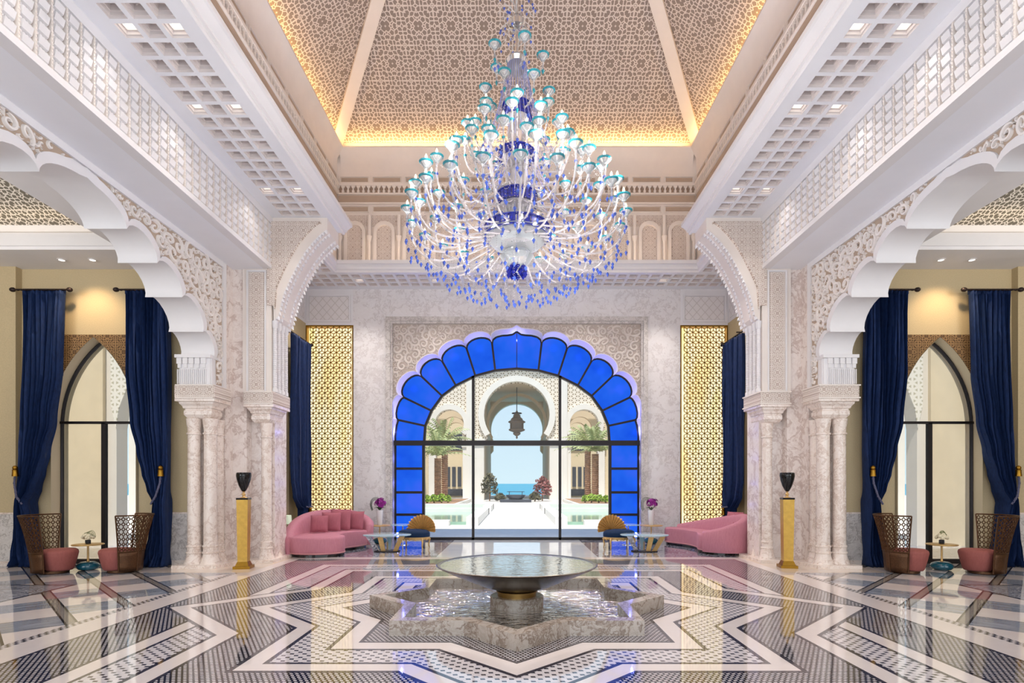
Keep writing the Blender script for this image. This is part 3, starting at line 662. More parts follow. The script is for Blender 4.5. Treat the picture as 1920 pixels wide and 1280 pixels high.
# outer roof slabs keep the daylight outside
rf = MB()
for s in (-1, 1): rf.box(s*5.1, s*13.6, -1.2, 11.2, 7.3, 7.45); rf.box(s*5.1, s*6.3, 11.2, 15.8, 7.3, 7.45)
rf.box(-13.6, 13.6, -9, -1.2, 7.3, 7.5)  # unseen canopy added before the entrance to keep the sun out
struct(rf, 'roof', 'plaster', 'flat roof over the aisles with an added sun-blocking canopy')
fw = MB(); fw.box(-13.6, 13.6, -9.3, -9, 0, 7.5)  # unseen wall added past the entrance to stop the low sun
fw.box(-6.4, 6.4, -1.25, -1.1, 6.6, 11.6); fw.box(-5.3, -4.3, -1.25, -1.1, 0, 7); fw.box(4.3, 5.3, -1.25, -1.1, 0, 7)
struct(fw, 'wall_front', 'plaster_warm', 'entrance wall with its tall opening and an added sun-blocking wall beyond')
# ------------------------------------------------------------ back wall
YB = 15.6
k67 = F/YB
bk = empty('wall_back', label='veined marble wall framing the blue garden arch', kind='structure')
ac = [(-3.46, .0), (-3.46, 2.75), (-3.38, 3.39), (-3.21, 4.03), (-2.71, 4.63), (-2.116, 5.055), (-1.427, 5.427), (-.703, 5.575)]
def blue_outer(g=0.0):
    L = [(x, z) for x, z in ac]
    h = L[:3]
    r = []
    r += [L[0], L[1], L[2]]
    body = [L[2]]
    out = r[:2]+arc(L[1], L[2], .03, (0, 2.6), 3)+arc(L[2], L[3], .12, (0, 2.6), 6)+arc(L[3], L[4], .25, (0, 2.6), 9)+arc(L[4], L[5], .25, (0, 2.6), 9)+arc(L[5], L[6], .24, (0, 2.6), 9)+arc(L[6], L[7], .23, (0, 2.6), 9)
    top = [(-.703, 5.575), (-.68, 5.68), (-.58, 5.76), (-.42, 5.8), (-.25, 5.81), (-.12, 5.83), (0, 5.91)]
    out += top
    if g:
        o2 = []
        for x, z in out:
            if z <= 2.76: o2.append((x+g, z)); continue
            v = Vector((x, z-2.6)); o2.append((x-v.normalized().x*g, z-v.normalized().y*g))
        out = o2
    return out+[(-x, z) for x, z in out[-2::-1]]
bo = blue_outer()
# marble slabs round the carved field
m = MB()
for s in (-1, 1): m.box(s*3.62, s*4.56, YB, YB+.3, 0, 7.1); m.box(s*3.46, s*3.62, YB+.06, YB+.3, 0, 2.8)
m.box(-3.62, 3.62, YB, YB+.3, 6.14, 7.1); m.build('marble_facing', 'marble_wall', bk)
e = MB()
for s in (-1, 1): e.box(s*3.52, s*3.64, YB-.07, YB+.1, 0, 6.1); e.box(s*3.46, s*3.52, YB-.03, YB+.1, 0, 6.04)
e.box(-3.64, 3.64, YB-.07, YB+.1, 6.1, 6.22); e.box(-3.52, 3.52, YB-.03, YB+.1, 6.04, 6.099); e.build('frame_moulding', 'marble_grey', bk)
bo_m = blue_outer(-.085)
tr = MB(); tr.prism([(-3.5, 2.7)]+[(x, z) for x, z in bo_m[1:-1] if abs(x) < 3.5 and z > 2.7]+[(3.5, 2.7), (3.5, 6.06), (-3.5, 6.06)], 'y', YB+.06, YB+.32)
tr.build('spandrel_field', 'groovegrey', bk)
bo_o = blue_outer(-.11)
k = len(bo)
bo_m = blue_outer(-.085)
rim = MB(); rim.add([(x, YB+.01, z) for x, z in bo_m]+[(x, YB+.01, z) for x, z in bo_o]+[(x, YB+.22, z) for x, z in bo]+[(x, YB+.08, z) for x, z in bo_o],
        [(i, i+1, k+i+1, k+i) for i in range(k-1)]+[(i, i+1, 2*k+i+1, 2*k+i) for i in range(k-1)]+[(k+i, k+i+1, 3*k+i+1, 3*k+i) for i in range(k-1)])
rim.build('scalloped_reveal', simple('reveal_white', rgb(228, 224, 228), .5), bk, smooth=True, ang=35)
for s in (-1, 1):
    pts = [(s*abs(x), z) for x, z in bo_o if x <= 0 and z > 2.76]
    poly = [(s*3.5, 3.3)]+[p for p in pts if p[1] > 3.3 and abs(p[0]) < 3.5]+[(s*.02, 6.04), (s*3.5, 6.04)]
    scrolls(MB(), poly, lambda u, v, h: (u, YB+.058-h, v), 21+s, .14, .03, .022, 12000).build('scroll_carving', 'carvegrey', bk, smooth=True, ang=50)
# plaster diamond panels and side bay walls
def diamond_mat():
    t = NT('diamond_plaster'); x = t.xyz(); u = t.m('ADD', x[0], x[1])
    g = gridlines(t, u, x[2], [radians(42), radians(138)], .17, .018)
    return t.done(t.bsdf(t.mix(g, rgb(232, 228, 228), rgb(214, 208, 206)), .6, 0, .3, t.bump(g, .8, .01)))
M['diamond'] = diamond_mat()
for s in (-1, 1):
    side = SIDE[s]
    b = empty('wall_bay_%s' % side, label='side bay wall beside the gilded screen on the %s' % side, kind='structure')
    hl_ = [(-.95, 0)]+[(1.326+2.276*cos(pi-t*math.acos(1.326/2.276)/12), 2.9+2.276*sin(t*math.acos(1.326/2.276)/12)) for t in range(12)]+[(0, 4.75)]
    hole = [(13.5+a, c) for a, c in hl_+[(-p, q) for p, q in hl_[-2::-1]]]
    MB().prism([(12.2, 0)]+hole+[(15.9, 0), (15.9, 6.05), (12.2, 6.05)], 'x', s*5.88, s*6.2).build('bay_wall_face', 'beige', b)
    MB().box(s*5.88, s*6.2, 12.2, 15.9, 6.05, 7.3).build('upper_face', 'plaster', b)
    MB().box(s*5.86, s*5.89, 12.3, 15.45, 6.15, 6.86).build('diamond_side', 'diamond', b)
    MB().box(s*4.56, s*6.0, YB, YB+.3, 6.0, 7.1).build('panel_wall', 'plaster', b)
    MB().box(s*4.68, s*5.76, YB-.02, YB+.02, 6.15, 6.78).build('diamond_panel', 'diamond', b)
    f = MB()
    for a in (4.62, 5.78): f.box(s*a, s*(a+.05), YB-.035, YB, 6.12, 6.8)
    f.box(s*4.62, s*5.83, YB-.035, YB, 6.08, 6.12); f.box(s*4.62, s*5.83, YB-.035, YB, 6.8, 6.84); f.build('panel_border', 'plaster', b)
    MB().box(s*5.85, s*5.9, 12.2, 12.5, 0, 1.0).build('marble_dado', 'marble_grey', b); MB().box(s*4.5, s*6.2, YB+.25, YB+.35, 0, 6.1).build('backing_wall', 'beige', b)
    wn = empty('window_%d' % (2 if s < 0 else 3), label='side bay garden window on the %s' % side, kind='structure')
    g = MB(); g.add([(s*6.02, a, c) for a, c in hole], [tuple(range(len(hole)))]); g.build('pane', 'pane', wn)
    f = MB(); [f.box(s*5.98, s*6.06, y-.04, y+.04, 0, 3.0 if abs(y-13.5) > .5 else 4.7) for y in (12.6, 13.5, 14.4)]; f.box(s*5.98, s*6.06, 12.55, 14.45, 2.78, 2.84); f.box(s*5.98, s*6.06, 12.55, 14.45, 0, .06)
    f.tube([(s*6.02, a, c) for a, c in hole[1:-1]], .035, 6); f.build('frame', 'darkmetal', wn)
# ------------------------------------------------------------ gilded screens, backlit
def screen_glow():
    t = NT('backlit_panel'); x = t.xyz(); e = t.n('ShaderNodeEmission')
    w = t.noise(t.mapping(t.coord(), (1, 1, .25)), 1.3, 2)
    t.put(e.inputs[0], t.ramp(w, [(.35, rgb(250, 214, 150)), (.5, rgb(255, 236, 190)), (.65, rgb(250, 226, 140))])); e.inputs[1].default_value = 1.5
    return t.done(e.outputs[0])
M['screenglow'] = screen_glow()
sg0 = None
W2, H2 = .63, 5.94
lat = MB(); wv = .163; hs = wv/sqrt(3)
def bar(mb, a, b, w, y0, y1):
    a = Vector(a); b = Vector(b); d = (b-a).normalized(); n = Vector((-d.y, d.x))*w/2
    q = [a-n, b-n, b+n, a+n]; mb.hexa([(p.x, y0, p.y) for p in q], [(p.x, y1, p.y) for p in q])
r = 0; z = .05
while z < H2-.03:
    off = (r % 2)*wv/2; x = -W2-wv+off
    while x < W2+wv:
        c = (x, z)
        for k in range(6):
            a = pi/6+k*pi/3; p = (x+hs*cos(a), z+hs*sin(a))
            if k in (0, 1, 2):
                q2 = (x+hs*cos(a+pi/3), z+hs*sin(a+pi/3))
                if all(-W2 < v[0] < W2 and .02 < v[1] < H2 for v in (p, q2)): bar(lat, p, q2, .018, 0, .02)
            if k in (1, 3, 5) and all(-W2 < v[0] < W2 and .02 < v[1] < H2 for v in (p, c)): bar(lat, c, p, .018, 0.001, .019)
        x += wv
    z += hs*1.5; r += 1
for s in (-1, 1):
    if sg0 is None:
        sg0 = empty('gilded_screen', (s*5.22, YB+.03, .02))
        lat.build('lattice', 'gold', sg0); MB().box(-W2, W2, .14, .16, 0, H2).build('backlight_panel', 'screenglow', sg0)
        f = MB(); f.box(-W2-.04, -W2, -.03, .17, 0, H2+.04); f.box(W2, W2+.04, -.03, .17, 0, H2+.04); f.box(-W2, W2, -.03, .17, H2, H2+.04); f.build('frame', 'gold', sg0); o = sg0
    else: o = dup(sg0, (s*5.22, YB+.03, .02))
    tag(o, 'tall gilded cube-lattice screen glowing on the %s of the blue arch' % SIDE[s], 'screen', 'gilded screens flanking the arch')
# ------------------------------------------------------------ the blue arch window
def blue_mat():
    t = NT('blue_backlit_glass'); x = t.xyz(); n = t.noise(t.coord(), .9, 3)
    e = t.n('ShaderNodeEmission'); t.put(e.inputs[0], t.ramp(n, [(.3, rgb(24, 84, 228)), (.5, rgb(36, 102, 240)), (.7, rgb(66, 104, 248))])); e.inputs[1].default_value = 1.1
    mx = t.n('ShaderNodeMixShader'); mx.inputs[0].default_value = .12; t.t.links.new(e.outputs[0], mx.inputs[1]); t.t.links.new(t.bsdf(rgb(10, 30, 120), .5, 0, 0), mx.inputs[2])
    return t.done(mx.outputs[0])
M['blueglass'] = blue_mat()
wd = empty('window_1', label='great scalloped arch window bordered with glowing blue glass', kind='structure')
inn = [(-2.62, 0), (-2.62, 2.72), (-2.585, 3.217), (-2.41, 3.643), (-2.11, 4.06), (-1.72, 4.356), (-1.17, 4.63), (-.61, 4.78), (0, 4.83)]
YG = YB+.26
def full(l): return l+[(-x, z) for x, z in l[-2::-1]]
outc = [(-3.46, 2.72)]+ac[2:]
innc = inn[1:8]
def between(pts, a, b):
    return pts
# one pane per lobe
bof = blue_outer(.015)[:len(bo)//2+1]
def idx(p): return min(range(len(bof)), key=lambda i: (bof[i][0]-p[0])**2+(bof[i][1]-p[1])**2)
cuts = [(-3.46, 2.76)]+ac[2:]; ids = [idx(c) for c in cuts]
for s in (-1, 1):
    for i in range(len(cuts)-1):
        op = bof[ids[i]:ids[i+1]+1]; ip = [innc[i], innc[i+1]]
        poly = [(s*-x, z) for x, z in op]+[(s*-x, z) for x, z in ip[::-1]]
        MB().prism(poly, 'y', YG, YG+.02).build('blue_pane', 'blueglass', wd)
    for za, zb in ((.03, .9), (.93, 1.34), (1.36, 1.99), (2.02, 2.66)):
        pass
    zs = [0.03, .71, 1.34, 2.01, 2.68]
    for za, zb in zip(zs, zs[1:]): MB().box(s*2.66, s*3.44, YG, YG+.02, za+.02, zb-.02).build('blue_pane', 'blueglass', wd)
    f = MB()
    for a, b in zip(cuts[1:], innc[1:]): bar(f, (-s*a[0], a[1]), (-s*b[0], b[1]), .055, YG-.07, YG+.05)
    for z in zs[1:4]: f.box(s*2.62, s*3.46, YG-.05, YG+.04, z-.035, z+.035)
    f.box(s*2.6, s*2.67, YG-.08, YG+.06, 0, 2.75); f.box(s*3.42, s*3.46, YG-.06, YG+.05, 0, 2.8)
    for a, b in zip(innc, innc[1:]+[(0, 4.83)]): bar(f, (-s*a[0], a[1]), (-s*b[0], b[1]), .06, YG-.08, YG+.05)
    f.build('glazing_bar', 'darkmetal', wd)
top = bof[ids[-1]:]; poly = [(x, z) for x, z in top]+[(-x, z) for x, z in top[-2::-1]]+[(.61, 4.78), (0, 4.83), (-.61, 4.78)]
MB().prism([p for p in poly if p[0] <= 0]+[], 'y', YG, YG+.02).build('blue_pane', 'blueglass', wd); MB().prism([(-x, z) for x, z in poly if x <= 0], 'y', YG, YG+.02).build('blue_pane', 'blueglass', wd)
f = MB(); f.box(-.01, .01, YG-.02, YG+.03, 4.83, 5.88)
rimp = blue_outer(.03)
for a, b in zip(rimp, rimp[1:]): bar(f, a, b, .045, YG-.04, YG+.05)
f.box(-3.46, 3.46, YG-.12, YG+.08, 2.66, 2.80)
for x in (-1.233, 1.22): f.box(x-.035, x+.035, YG-.08, YG+.05, 0, 4.62)
f.box(-2.62, 2.62, YG-.08, YG+.05, 0, .07); f.build('frame', 'darkmetal', wd)
fi = full(inn)
MB().add([(x, YG+.03, z) for x, z in fi], [tuple(range(len(fi)))]).build('pane', 'pane', wd)
for _i in range(1, len(cuts)):
    for _s in (-1, 1):
        _a = (Vector(cuts[_i-1])+Vector(cuts[_i]))/2; light('blue_led', 'POINT', (_s*_a.x*.985, YG-.07, _a.y*.985), 5.5, (.2, .22, 1), size=.01)
for _s in (-1, 1):
    for _z in (.4, 1.0, 1.6, 2.3): light('blue_led', 'POINT', (_s*3.36, YG-.06, _z), 2, (.2, .22, 1), size=.03)
light('blue_led', 'POINT', (0, YG-.07, 5.65), 5.5, (.2, .22, 1), size=.01)
# ------------------------------------------------------------ aisles
for s in (-1, 1):
    side = SIDE[s]
    w = empty('wall_aisle_%s' % side, label='beige aisle wall with pointed garden window on the %s' % side, kind='structure')
    cx = 8.27
    arch = [(-.84, 0)]+[(1.32+2.16*cos(pi-t*math.acos(1.32/2.16)/12), 2.75+2.16*sin(t*math.acos(1.32/2.16)/12)) for t in range(12)]+[(0, 4.46)]
    arch = arch+[(-x, z) for x, z in arch[-2::-1]]
    hole = [(cx+x, z) for x, z in arch]
    MB().prism([(s*x, z) for x, z in [(6.3, 0)]+hole+[(9.72, 0), (9.72, 7.3), (6.3, 7.3)]], 'y', 11.0, 11.3).build('wall_face', 'beige', w)
    MB().box(s*9.72, s*13.6, 10.86, 11.3, 0, 7.3).build('wall_return', 'beige', w); MB().box(s*13.4, s*13.6, -1.1, 11, 0, 7.3).build('outer_wall', 'beige', w)
    d = MB(); d.box(s*6.38, s*6.95, 10.975, 11.0, 0, 1.0); d.box(s*9.72, s*13.4, 10.83, 10.86, 0, 1.0); d.build('marble_dado', 'marble_grey', w)
    d = MB(); d.box(s*6.38, s*6.95, 10.965, 11.0, 1.0, 1.03); d.box(s*9.72, s*13.4, 10.82, 10.86, 1.0, 1.03); d.box(s*6.38, s*6.95, 10.965, 11.0, 0, .09); d.box(s*9.72, s*13.4, 10.82, 10.86, 0, .09); d.build('dado_moulding', 'marble_col', w)
    # recessed lattice head over the pointed window and lit warm soffit
    hl = [(cx-1.02, 2.6), (cx-.84, 2.6)]+[p for p in hole if p[1] > 2.7]+[(cx+.84, 2.6), (cx+1.02, 2.6), (cx+1.02, 4.5), (cx-1.02, 4.5)]
    MB().prism([(s*x, z) for x, z in hl], 'y', 10.94, 11.0).build('window_head_lattice', 'brown_latt', w)
    j = MB(); k = len(hole); j.add([(s*(cx+(x-cx)*.985), 10.935, z*.998) for x, z in hole]+[(s*(cx+(x-cx)*.985), 11.305, z*.998) for x, z in hole]+[(s*(cx+(x-cx)*.93), 11.305, z*.985) for x, z in hole], [(i, i+1, k+i+1, k+i) for i in range(k-1)]+[(k+i, k+i+1, 2*k+i+1, 2*k+i) for i in range(k-1)])
    j.build('window_reveal', simple('reveal_beige', rgb(206, 190, 160), .7), w)
    wn = empty('window_%d' % (4 if s < 0 else 5), label='pointed garden window behind blue curtains, %s aisle' % side, kind='structure')
    MB().add([(s*x, 11.2, z) for x, z in hole], [tuple(range(k))]).build('pane', 'pane', wn)
    f = MB(); f.tube([(s*(cx+(x-cx)*.96), 11.18, z*.99) for x, z in hole], .032, 6); f.box(s*(cx-.84), s*(cx+.84), 11.14, 11.2, 2.78, 2.83); f.box(s*(cx-.08), s*(cx+.0), 11.14, 11.22, 0, 2.8); f.box(s*(cx-.84), s*(cx+.84), 11.13, 11.22, 0, .09)
    f.build('frame', 'darkmetal', wn)
    # aisle ceiling: flat border, stepped tray, sloping lattice
    a = empty('ceiling_aisle_%s' % side, label='tray ceiling of the %s aisle with sloping lattice' % side, kind='structure')
    x0, x1, y0, y1 = 7.1, 12.6, 3.2, 10.08
    fl = MB(); fl.box(s*6.4, s*13.4, y1, 11, 5.8, 5.9); fl.box(s*6.4, s*13.4, -1.1, y0, 5.8, 5.9); fl.box(s*6.4, s*x0, y0, y1, 5.8, 5.9); fl.box(s*x1, s*13.4, y0, y1, 5.8, 5.9); fl.build('flat_border', 'plaster', a)
    st = MB()
    def ring(g0, z0, g1, z1):
        A = [(x0+g0, y0+g0), (x1-g0, y0+g0), (x1-g0, y1-g0), (x0+g0, y1-g0)]; B = [(x0+g1, y0+g1), (x1-g1, y0+g1), (x1-g1, y1-g1), (x0+g1, y1-g1)]
        st.add([(s*p, q, z0) for p, q in A]+[(s*p, q, z1) for p, q in B], [(i, (i+1) % 4, 4+(i+1) % 4, 4+i) for i in range(4)])
    for q in ((0, 5.86, .03, 5.86), (.03, 5.86, .03, 6.02), (.03, 6.02, -.03, 6.04), (-.03, 6.04, -.03, 6.12), (-.03, 6.12, -.12, 6.18), (-.12, 6.18, -.12, 6.3)): ring(*q)
    st.build('tray_moulding', 'plaster', a)
    X0, X1, Y0, Y1 = x0-.3, x1+.3, y0-.3, y1+.3; ap2 = [((X0+X1)/2, Y0+2.4), ((X0+X1)/2, Y1-2.4)]
    sl = MB(); sl.add([(s*X0, Y0, 6.22), (s*X1, Y0, 6.22), (s*X1, Y1, 6.22), (s*X0, Y1, 6.22), (s*ap2[0][0], ap2[0][1], 7.25), (s*ap2[1][0], ap2[1][1], 7.25)], [(0, 1, 4), (1, 2, 5, 4), (2, 3, 5), (3, 0, 4, 5)])
    sl.build('lattice_slope', 'ceil_aisle', a)
    light('aisle_cove', 'AREA', (s*(x0+x1)/2, 9.9, 6.2), 4, (1, .78, .5), rot=(radians(150), 0, 0), size=5, size_y=.1)
    light('aisle_fill_point', 'POINT', (s*9.4, 7.6, 5.3), 110, (1, .93, .85), size=.3)  # added fill point without a fixture, lifts the aisle
    # recessed spots in the flat border
    for i, xx in enumerate((8.55, 7.97)):
        q = empty('recessed_spotlight', (s*xx, 10.52, 5.795)); MB().lathe([(.07, 0), (.075, -.008), (.052, -.012), (.05, 0)], 16, cap=False).build('trim_ring', 'plaster', q); MB().lathe([(.05, -.002), (.05, -.005)], 16).build('lamp_lens', 'lamp_white', q)
        tag(q, 'round recessed spotlight in the %s aisle ceiling, %s of the pair' % (side, 'outer' if i == 0 else 'inner'), 'ceiling light')
    light('curtain_wash', 'SPOT', (s*8.27, 10.3, 5.75), 90, (1, .72, .42), rot=(radians(20), 0, 0), size=.05, spot=radians(100))
# ------------------------------------------------------------ fountain
WATER = NT('rippled_water'); _v = WATER.coord()
_n = WATER.noise(WATER.mapping(_v, (4, 9, 5)), 1.7, 2, .5, .6)
M['water'] = WATER.done(WATER.bsdf(rgb(245, 243, 240), .03, .93, 1.0, WATER.bump(_n, 1.0, .034)))
WB = NT('calm_bowl_water'); _v = WB.coord(); _n = WB.noise(WB.mapping(_v, (6, 10, 5)), 1.6, 3, .5, .6)
M['bowlwater'] = WB.done(WB.bsdf(rgb(228, 234, 234), .03, .85, 1.0, WB.bump(_n, .8, .006)))
def star(R, n=16, rot=pi/2):
    r = R*cos(pi/4)/cos(pi/8)
    return [((R if i % 2 == 0 else r)*cos(rot+i*pi/8), (R if i % 2 == 0 else r)*sin(rot+i*pi/8)) for i in range(n)]
fo = empty('star_fountain', (0, YC, 0), label='eight-pointed marble star fountain with a wide shallow bronze bowl', cat='fountain')
R = 1.895; a_, b_ = star(R), star(R-.19)
mb = MB(); n = 16
mb.add([(x, y, 0) for x, y in a_]+[(x, y, .16) for x, y in a_]+[(x, y, .165) for x, y in b_]+[(x, y, .02) for x, y in b_],
       [(j*n+i, j*n+(i+1) % n, (j+1)*n+(i+1) % n, (j+1)*n+i) for j in range(3) for i in range(n)])
mb.build('basin', marble('fountain_marble', rgb(190, 180, 170), rgb(112, 88, 70), rgb(160, 142, 126), 1.6, .08, .8), fo)
M['fmarble'] = bpy.data.materials['fountain_marble']
c_ = star(R-.18); MB().add([(x, y, .035) for x, y in c_], [tuple(range(n))]).build('basin_water', 'water', fo)
MB().lathe([(.29, .02), (.345, .02), (.345, .15), (.335, .16), (.29, .16)], 40).build('pedestal_ring', 'fmarble', fo, smooth=True)
MB().lathe([(.25, .1), (.27, .14), (.27, .15), (.25, .16), (.25, .205), (.265, .21), (.265, .222), (.25, .23)], 40).build('brass_foot', simple('fountain_brass', rgb(150, 120, 70), .3, .9), fo, smooth=True)
MB().lathe([(.25, .22), (.28, .245), (.36, .27), (.46, .30), (.62, .37), (.82, .455), (1.0, .54), (1.02, .552), (1.03, .562), (1.02, .568), (.99, .556), (.6, .5), (.1, .46)], 72).build('bowl', simple('bowl_metal', rgb(112, 100, 88), .22, .85, nscale=6, namt=.15), fo, smooth=True, ang=60)
MB().lathe([(.01, .553), (.3, .554), (1.0, .554), (1.005, .553)], 72, cap=False).build('bowl_water', 'bowlwater', fo)
# ------------------------------------------------------------ curtains
def lerp_t(tab, z):
    for (za, *A), (zb, *B) in zip(tab, tab[1:]):
        if za >= z >= zb:
            t = (za-z)/(za-zb); t = t*t*(3-2*t) if abs(A[0]-B[0])+abs(A[1]-B[1]) > .05 else t
            return [a+(b-a)*t for a, b in zip(A, B)]
    return list(tab[-1][1:]) if z < tab[-1][0] else list(tab[0][1:])
def curtain(name, loc, tab, folds, parent, seed, amp=.085, axis='x', mat='blue_velvet'):
    rnd = random.Random(seed); ph = [rnd.uniform(-.6, .6) for _ in range(60)]; top, bot = tab[0][0], tab[-1][0]
    W0 = abs(tab[0][2]-tab[0][1]); mb = MB()
    def fn(u, v):
        z = top+(bot-top)*v; l, r = lerp_t(tab, z); w = abs(r-l); k = min(2.2, (W0/max(w, .1))**.6)
        q = u*folds; i = int(q); pw = ph[i % 60]
        d = amp*k*sin(2*pi*q+pw*sin(v*3))+amp*.35*sin(2*pi*q*2.3+pw*3+v*2)+amp*.25*sin(9*v+q)
        if z < .22: d += (.22-z)*.5*sin(q*4+pw)
        uu = u+.012*sin(2*pi*q*1.5+v*2.5)
        x = l+(r-l)*uu
        return (x, d, z) if axis == 'x' else (d, x, z)
    mb.grid(fn, folds*8, 70)
    o = mb.build(name, mat, parent, smooth=True, ang=80)
    sm = o.modifiers.new('solid', 'SOLIDIFY'); sm.thickness = .012
    return o
def rope(pts, parent, tassel):
    mb = MB().tube(pts, .018, 7)
    P = [Vector(p) for p in pts]
    for i in range(len(P)-1):
        for k in range(3): q = P[i].lerp(P[i+1], k/3); mb.ball(q, .024, 6, 4)
    mb.build('tieback_rope', 'rope', parent, smooth=True)
    t = MB(); x, y, z = tassel; t.ball((x, y, z+.06), .045, 10, 6); t.lathe([(.02, .02), (.05, 0), (.045, -.03), (.055, -.12)], 10, (x, y, z+.02)); t.build('tassel', 'gold', parent, smooth=True)
def rod(x0, x1, y, z, name_label, axis='x'):
    r = empty('curtain_rod', ((x0+x1)/2, y, z) if axis == 'x' else (y, (x0+x1)/2, z), rz=0 if axis == 'x' else pi/2)
    L = abs(x1-x0)/2
    MB().tube([(-L, 0, 0), (L, 0, 0)], .018, 8).build('pole', 'iron', r)
    for q in (-1, 1): MB().ball((q*(L+.045), 0, 0), .045, 10, 6, sx=1.3).build('finial', 'iron', r, smooth=True)
    for q in (-.75, .75): MB().box(q*L-.012, q*L+.012, 0, .12, -.012, .012).build('bracket', 'iron', r)
    rg = MB()
    for i in range(12): rg.lathe([(.022, -.008), (.03, 0), (.022, .008)], 8, ((i/11-.5)*1.8*L, 0, -.01), cap=False)
    rg.build('curtain_rings', 'iron', r)
    return tag(r, name_label, 'curtain rod')
YQ = 10.74
def qx(px): return abs(X(px, YQ))
for s in (-1, 1):
    side = SIDE[s]
    A = lambda z, a, b: (z, s*qx(a), s*qx(b))
    outer = [A(5.28, 40, 118), A(4.6, 41, 116), A(3.8, 41, 112), A(2.8, 40, 99), A(2.2, 38, 86), A(1.8, 37, 76), A(1.5, 36, 66), A(1.22, 36, 54), A(1.0, 33, 57), A(.6, 27, 64), A(.25, 20, 72), A(.01, 14, 78)]
    inner = [A(5.28, 232, 315), A(4.6, 232, 315), A(3.8, 233, 316), A(2.8, 243, 316), A(2.2, 256, 316), A(1.8, 266, 315), A(1.5, 277, 313), A(1.22, 292, 313), A(1.0, 290, 313), A(.6, 282, 313), A(.25, 272, 312), A(.01, 264, 312)]
    for tab, nm, rx in ((outer, 'outer', (28, 126)), (inner, 'inner', (222, 318))):
        c = empty('velvet_curtain', (0, YQ+.06, 0)); curtain('drape', None, tab, 11, c, 5 if nm == 'outer' else 9)
        hd = MB(); a, b = tab[0][1:]
        for i in range(26): hd.box(a+(b-a)*i/26, a+(b-a)*(i+.6)/26, -.03, .03, 5.24, 5.34)
        hd.build('gathered_heading', 'blue_velvet', c)
        if nm == 'inner': xr = s*qx(308); xe = s*qx(292)
        else: xr = s*qx(38); xe = s*qx(54)
        rope([(xr, -.16, 1.85), (xr*.99+xe*.01, -.19, 1.6), (xr*.6+xe*.4, -.22, 1.35), (xe, -.21, 1.2)], c, (xr, -.17, 1.83))
        tag(c, 'blue velvet curtain tied back with rope, %s side of the %s aisle window' % ('wall' if nm == 'outer' else 'pier', side), 'curtain')
        r = rod(s*qx(rx[0]), s*qx(rx[1]), YQ, 5.31, 'short dark rod holding the %s curtain of the %s aisle window' % ('wall-side' if nm == 'outer' else 'pier-side', side))
    # bay curtain hangs along the side wall
    c = empty('velvet_curtain', (s*5.62, 0, 0))
    tab = [(5.34, 13.95, 15.2), (4, 13.95, 15.2), (2.6, 13.95, 15.2), (1.7, 13.98, 15.2), (1.25, 14.1, 15.2), (1.02, 14.35, 15.15), (.95, 14.62, 14.98), (.75, 14.6, 15.02), (.3, 14.5, 15.15), (.01, 14.45, 15.2)]
    curtain('drape', None, tab, 9, c, 14, .055, 'y')
    rope([(-s*.14, 14.6, .98), (-s*.16, 14.8, .96), (-s*.14, 15.0, .98)], c, (-s*.16, 14.8, .86))
    tag(c, 'blue velvet curtain bunched beside the gilded screen on the %s' % side, 'curtain')
    rod(13.85, 15.3, s*5.62, 5.38, 'dark curtain rod in the %s side bay' % side, 'y')
# ------------------------------------------------------------ lattice tub chairs
def tub_chair(loc, rz, label):
    c = empty('tub_chair', loc, rz, label, 'chair', 'pierced high-backed tub chairs')
    MB().lathe([(.19, .05), (.21, .08), (.255, .26), (.275, .36), (.265, .40), (.23, .425), (.1, .43), (.01, .43)], 36, (.11, 0, 0)).build('seat', 'rose_velvet', c, smooth=True, ang=80)
    MB().lathe([(.2, .0), (.21, .01), (.21, .05), (.19, .05)], 24, (.04, 0, 0)).build('base_ring', 'bronze', c, smooth=True)
    # shell: wraps the back, opening towards +x
    def sp(u, v, k=0):
        a = radians(94)+u*radians(172); z = .03+v*1.0; r = .285+.05*v+.125*v**2+k
        return (r*cos(a), r*sin(a), z)
    lo = MB().grid(lambda u, v: sp(u, v*.36), 28, 4); o = lo.build('lower_shell', 'bronze', c, smooth=True); q = o.modifiers.new('solid', 'SOLIDIFY'); q.thickness = .016
    la = MB(); nu, nv = 18, 7
    def bar3(p, q, w=.0075):
        la.tube([sp(p[0], p[1]), sp((p[0]+q[0])/2, (p[1]+q[1])/2), sp(q[0], q[1])], w, 4, cap=False)
    v0, v1 = .36, .985
    for i in range(nu):
        for j in range(nv):
            cu, cv = (i+.5)/nu, v0+(v1-v0)*(j+.5)/nv; du, dv = .5/nu, .5*(v1-v0)/nv
            pts = [(cu+du*.62*cos(a*pi/4), cv+dv*.62*sin(a*pi/4)) for a in range(8)]
            for a in range(8): bar3(pts[a], pts[(a+1) % 8])
            bar3(pts[0], (cu+du, cv)); bar3(pts[4], (cu-du, cv)); bar3(pts[2], (cu, cv+dv)); bar3(pts[6], (cu, cv-dv))
    la.build('pierced_back', 'bronze', c)
    rm = MB()
    rm.tube([sp(i/30, 1) for i in range(31)], .014, 6); rm.tube([sp(i/30, .36) for i in range(31)], .011, 6)
    for u in (0, .333, .667, 1): rm.tube([sp(u, v/12) for v in range(13)], .012, 6)
    rm.build('frame', 'bronze', c, smooth=True)
    return c
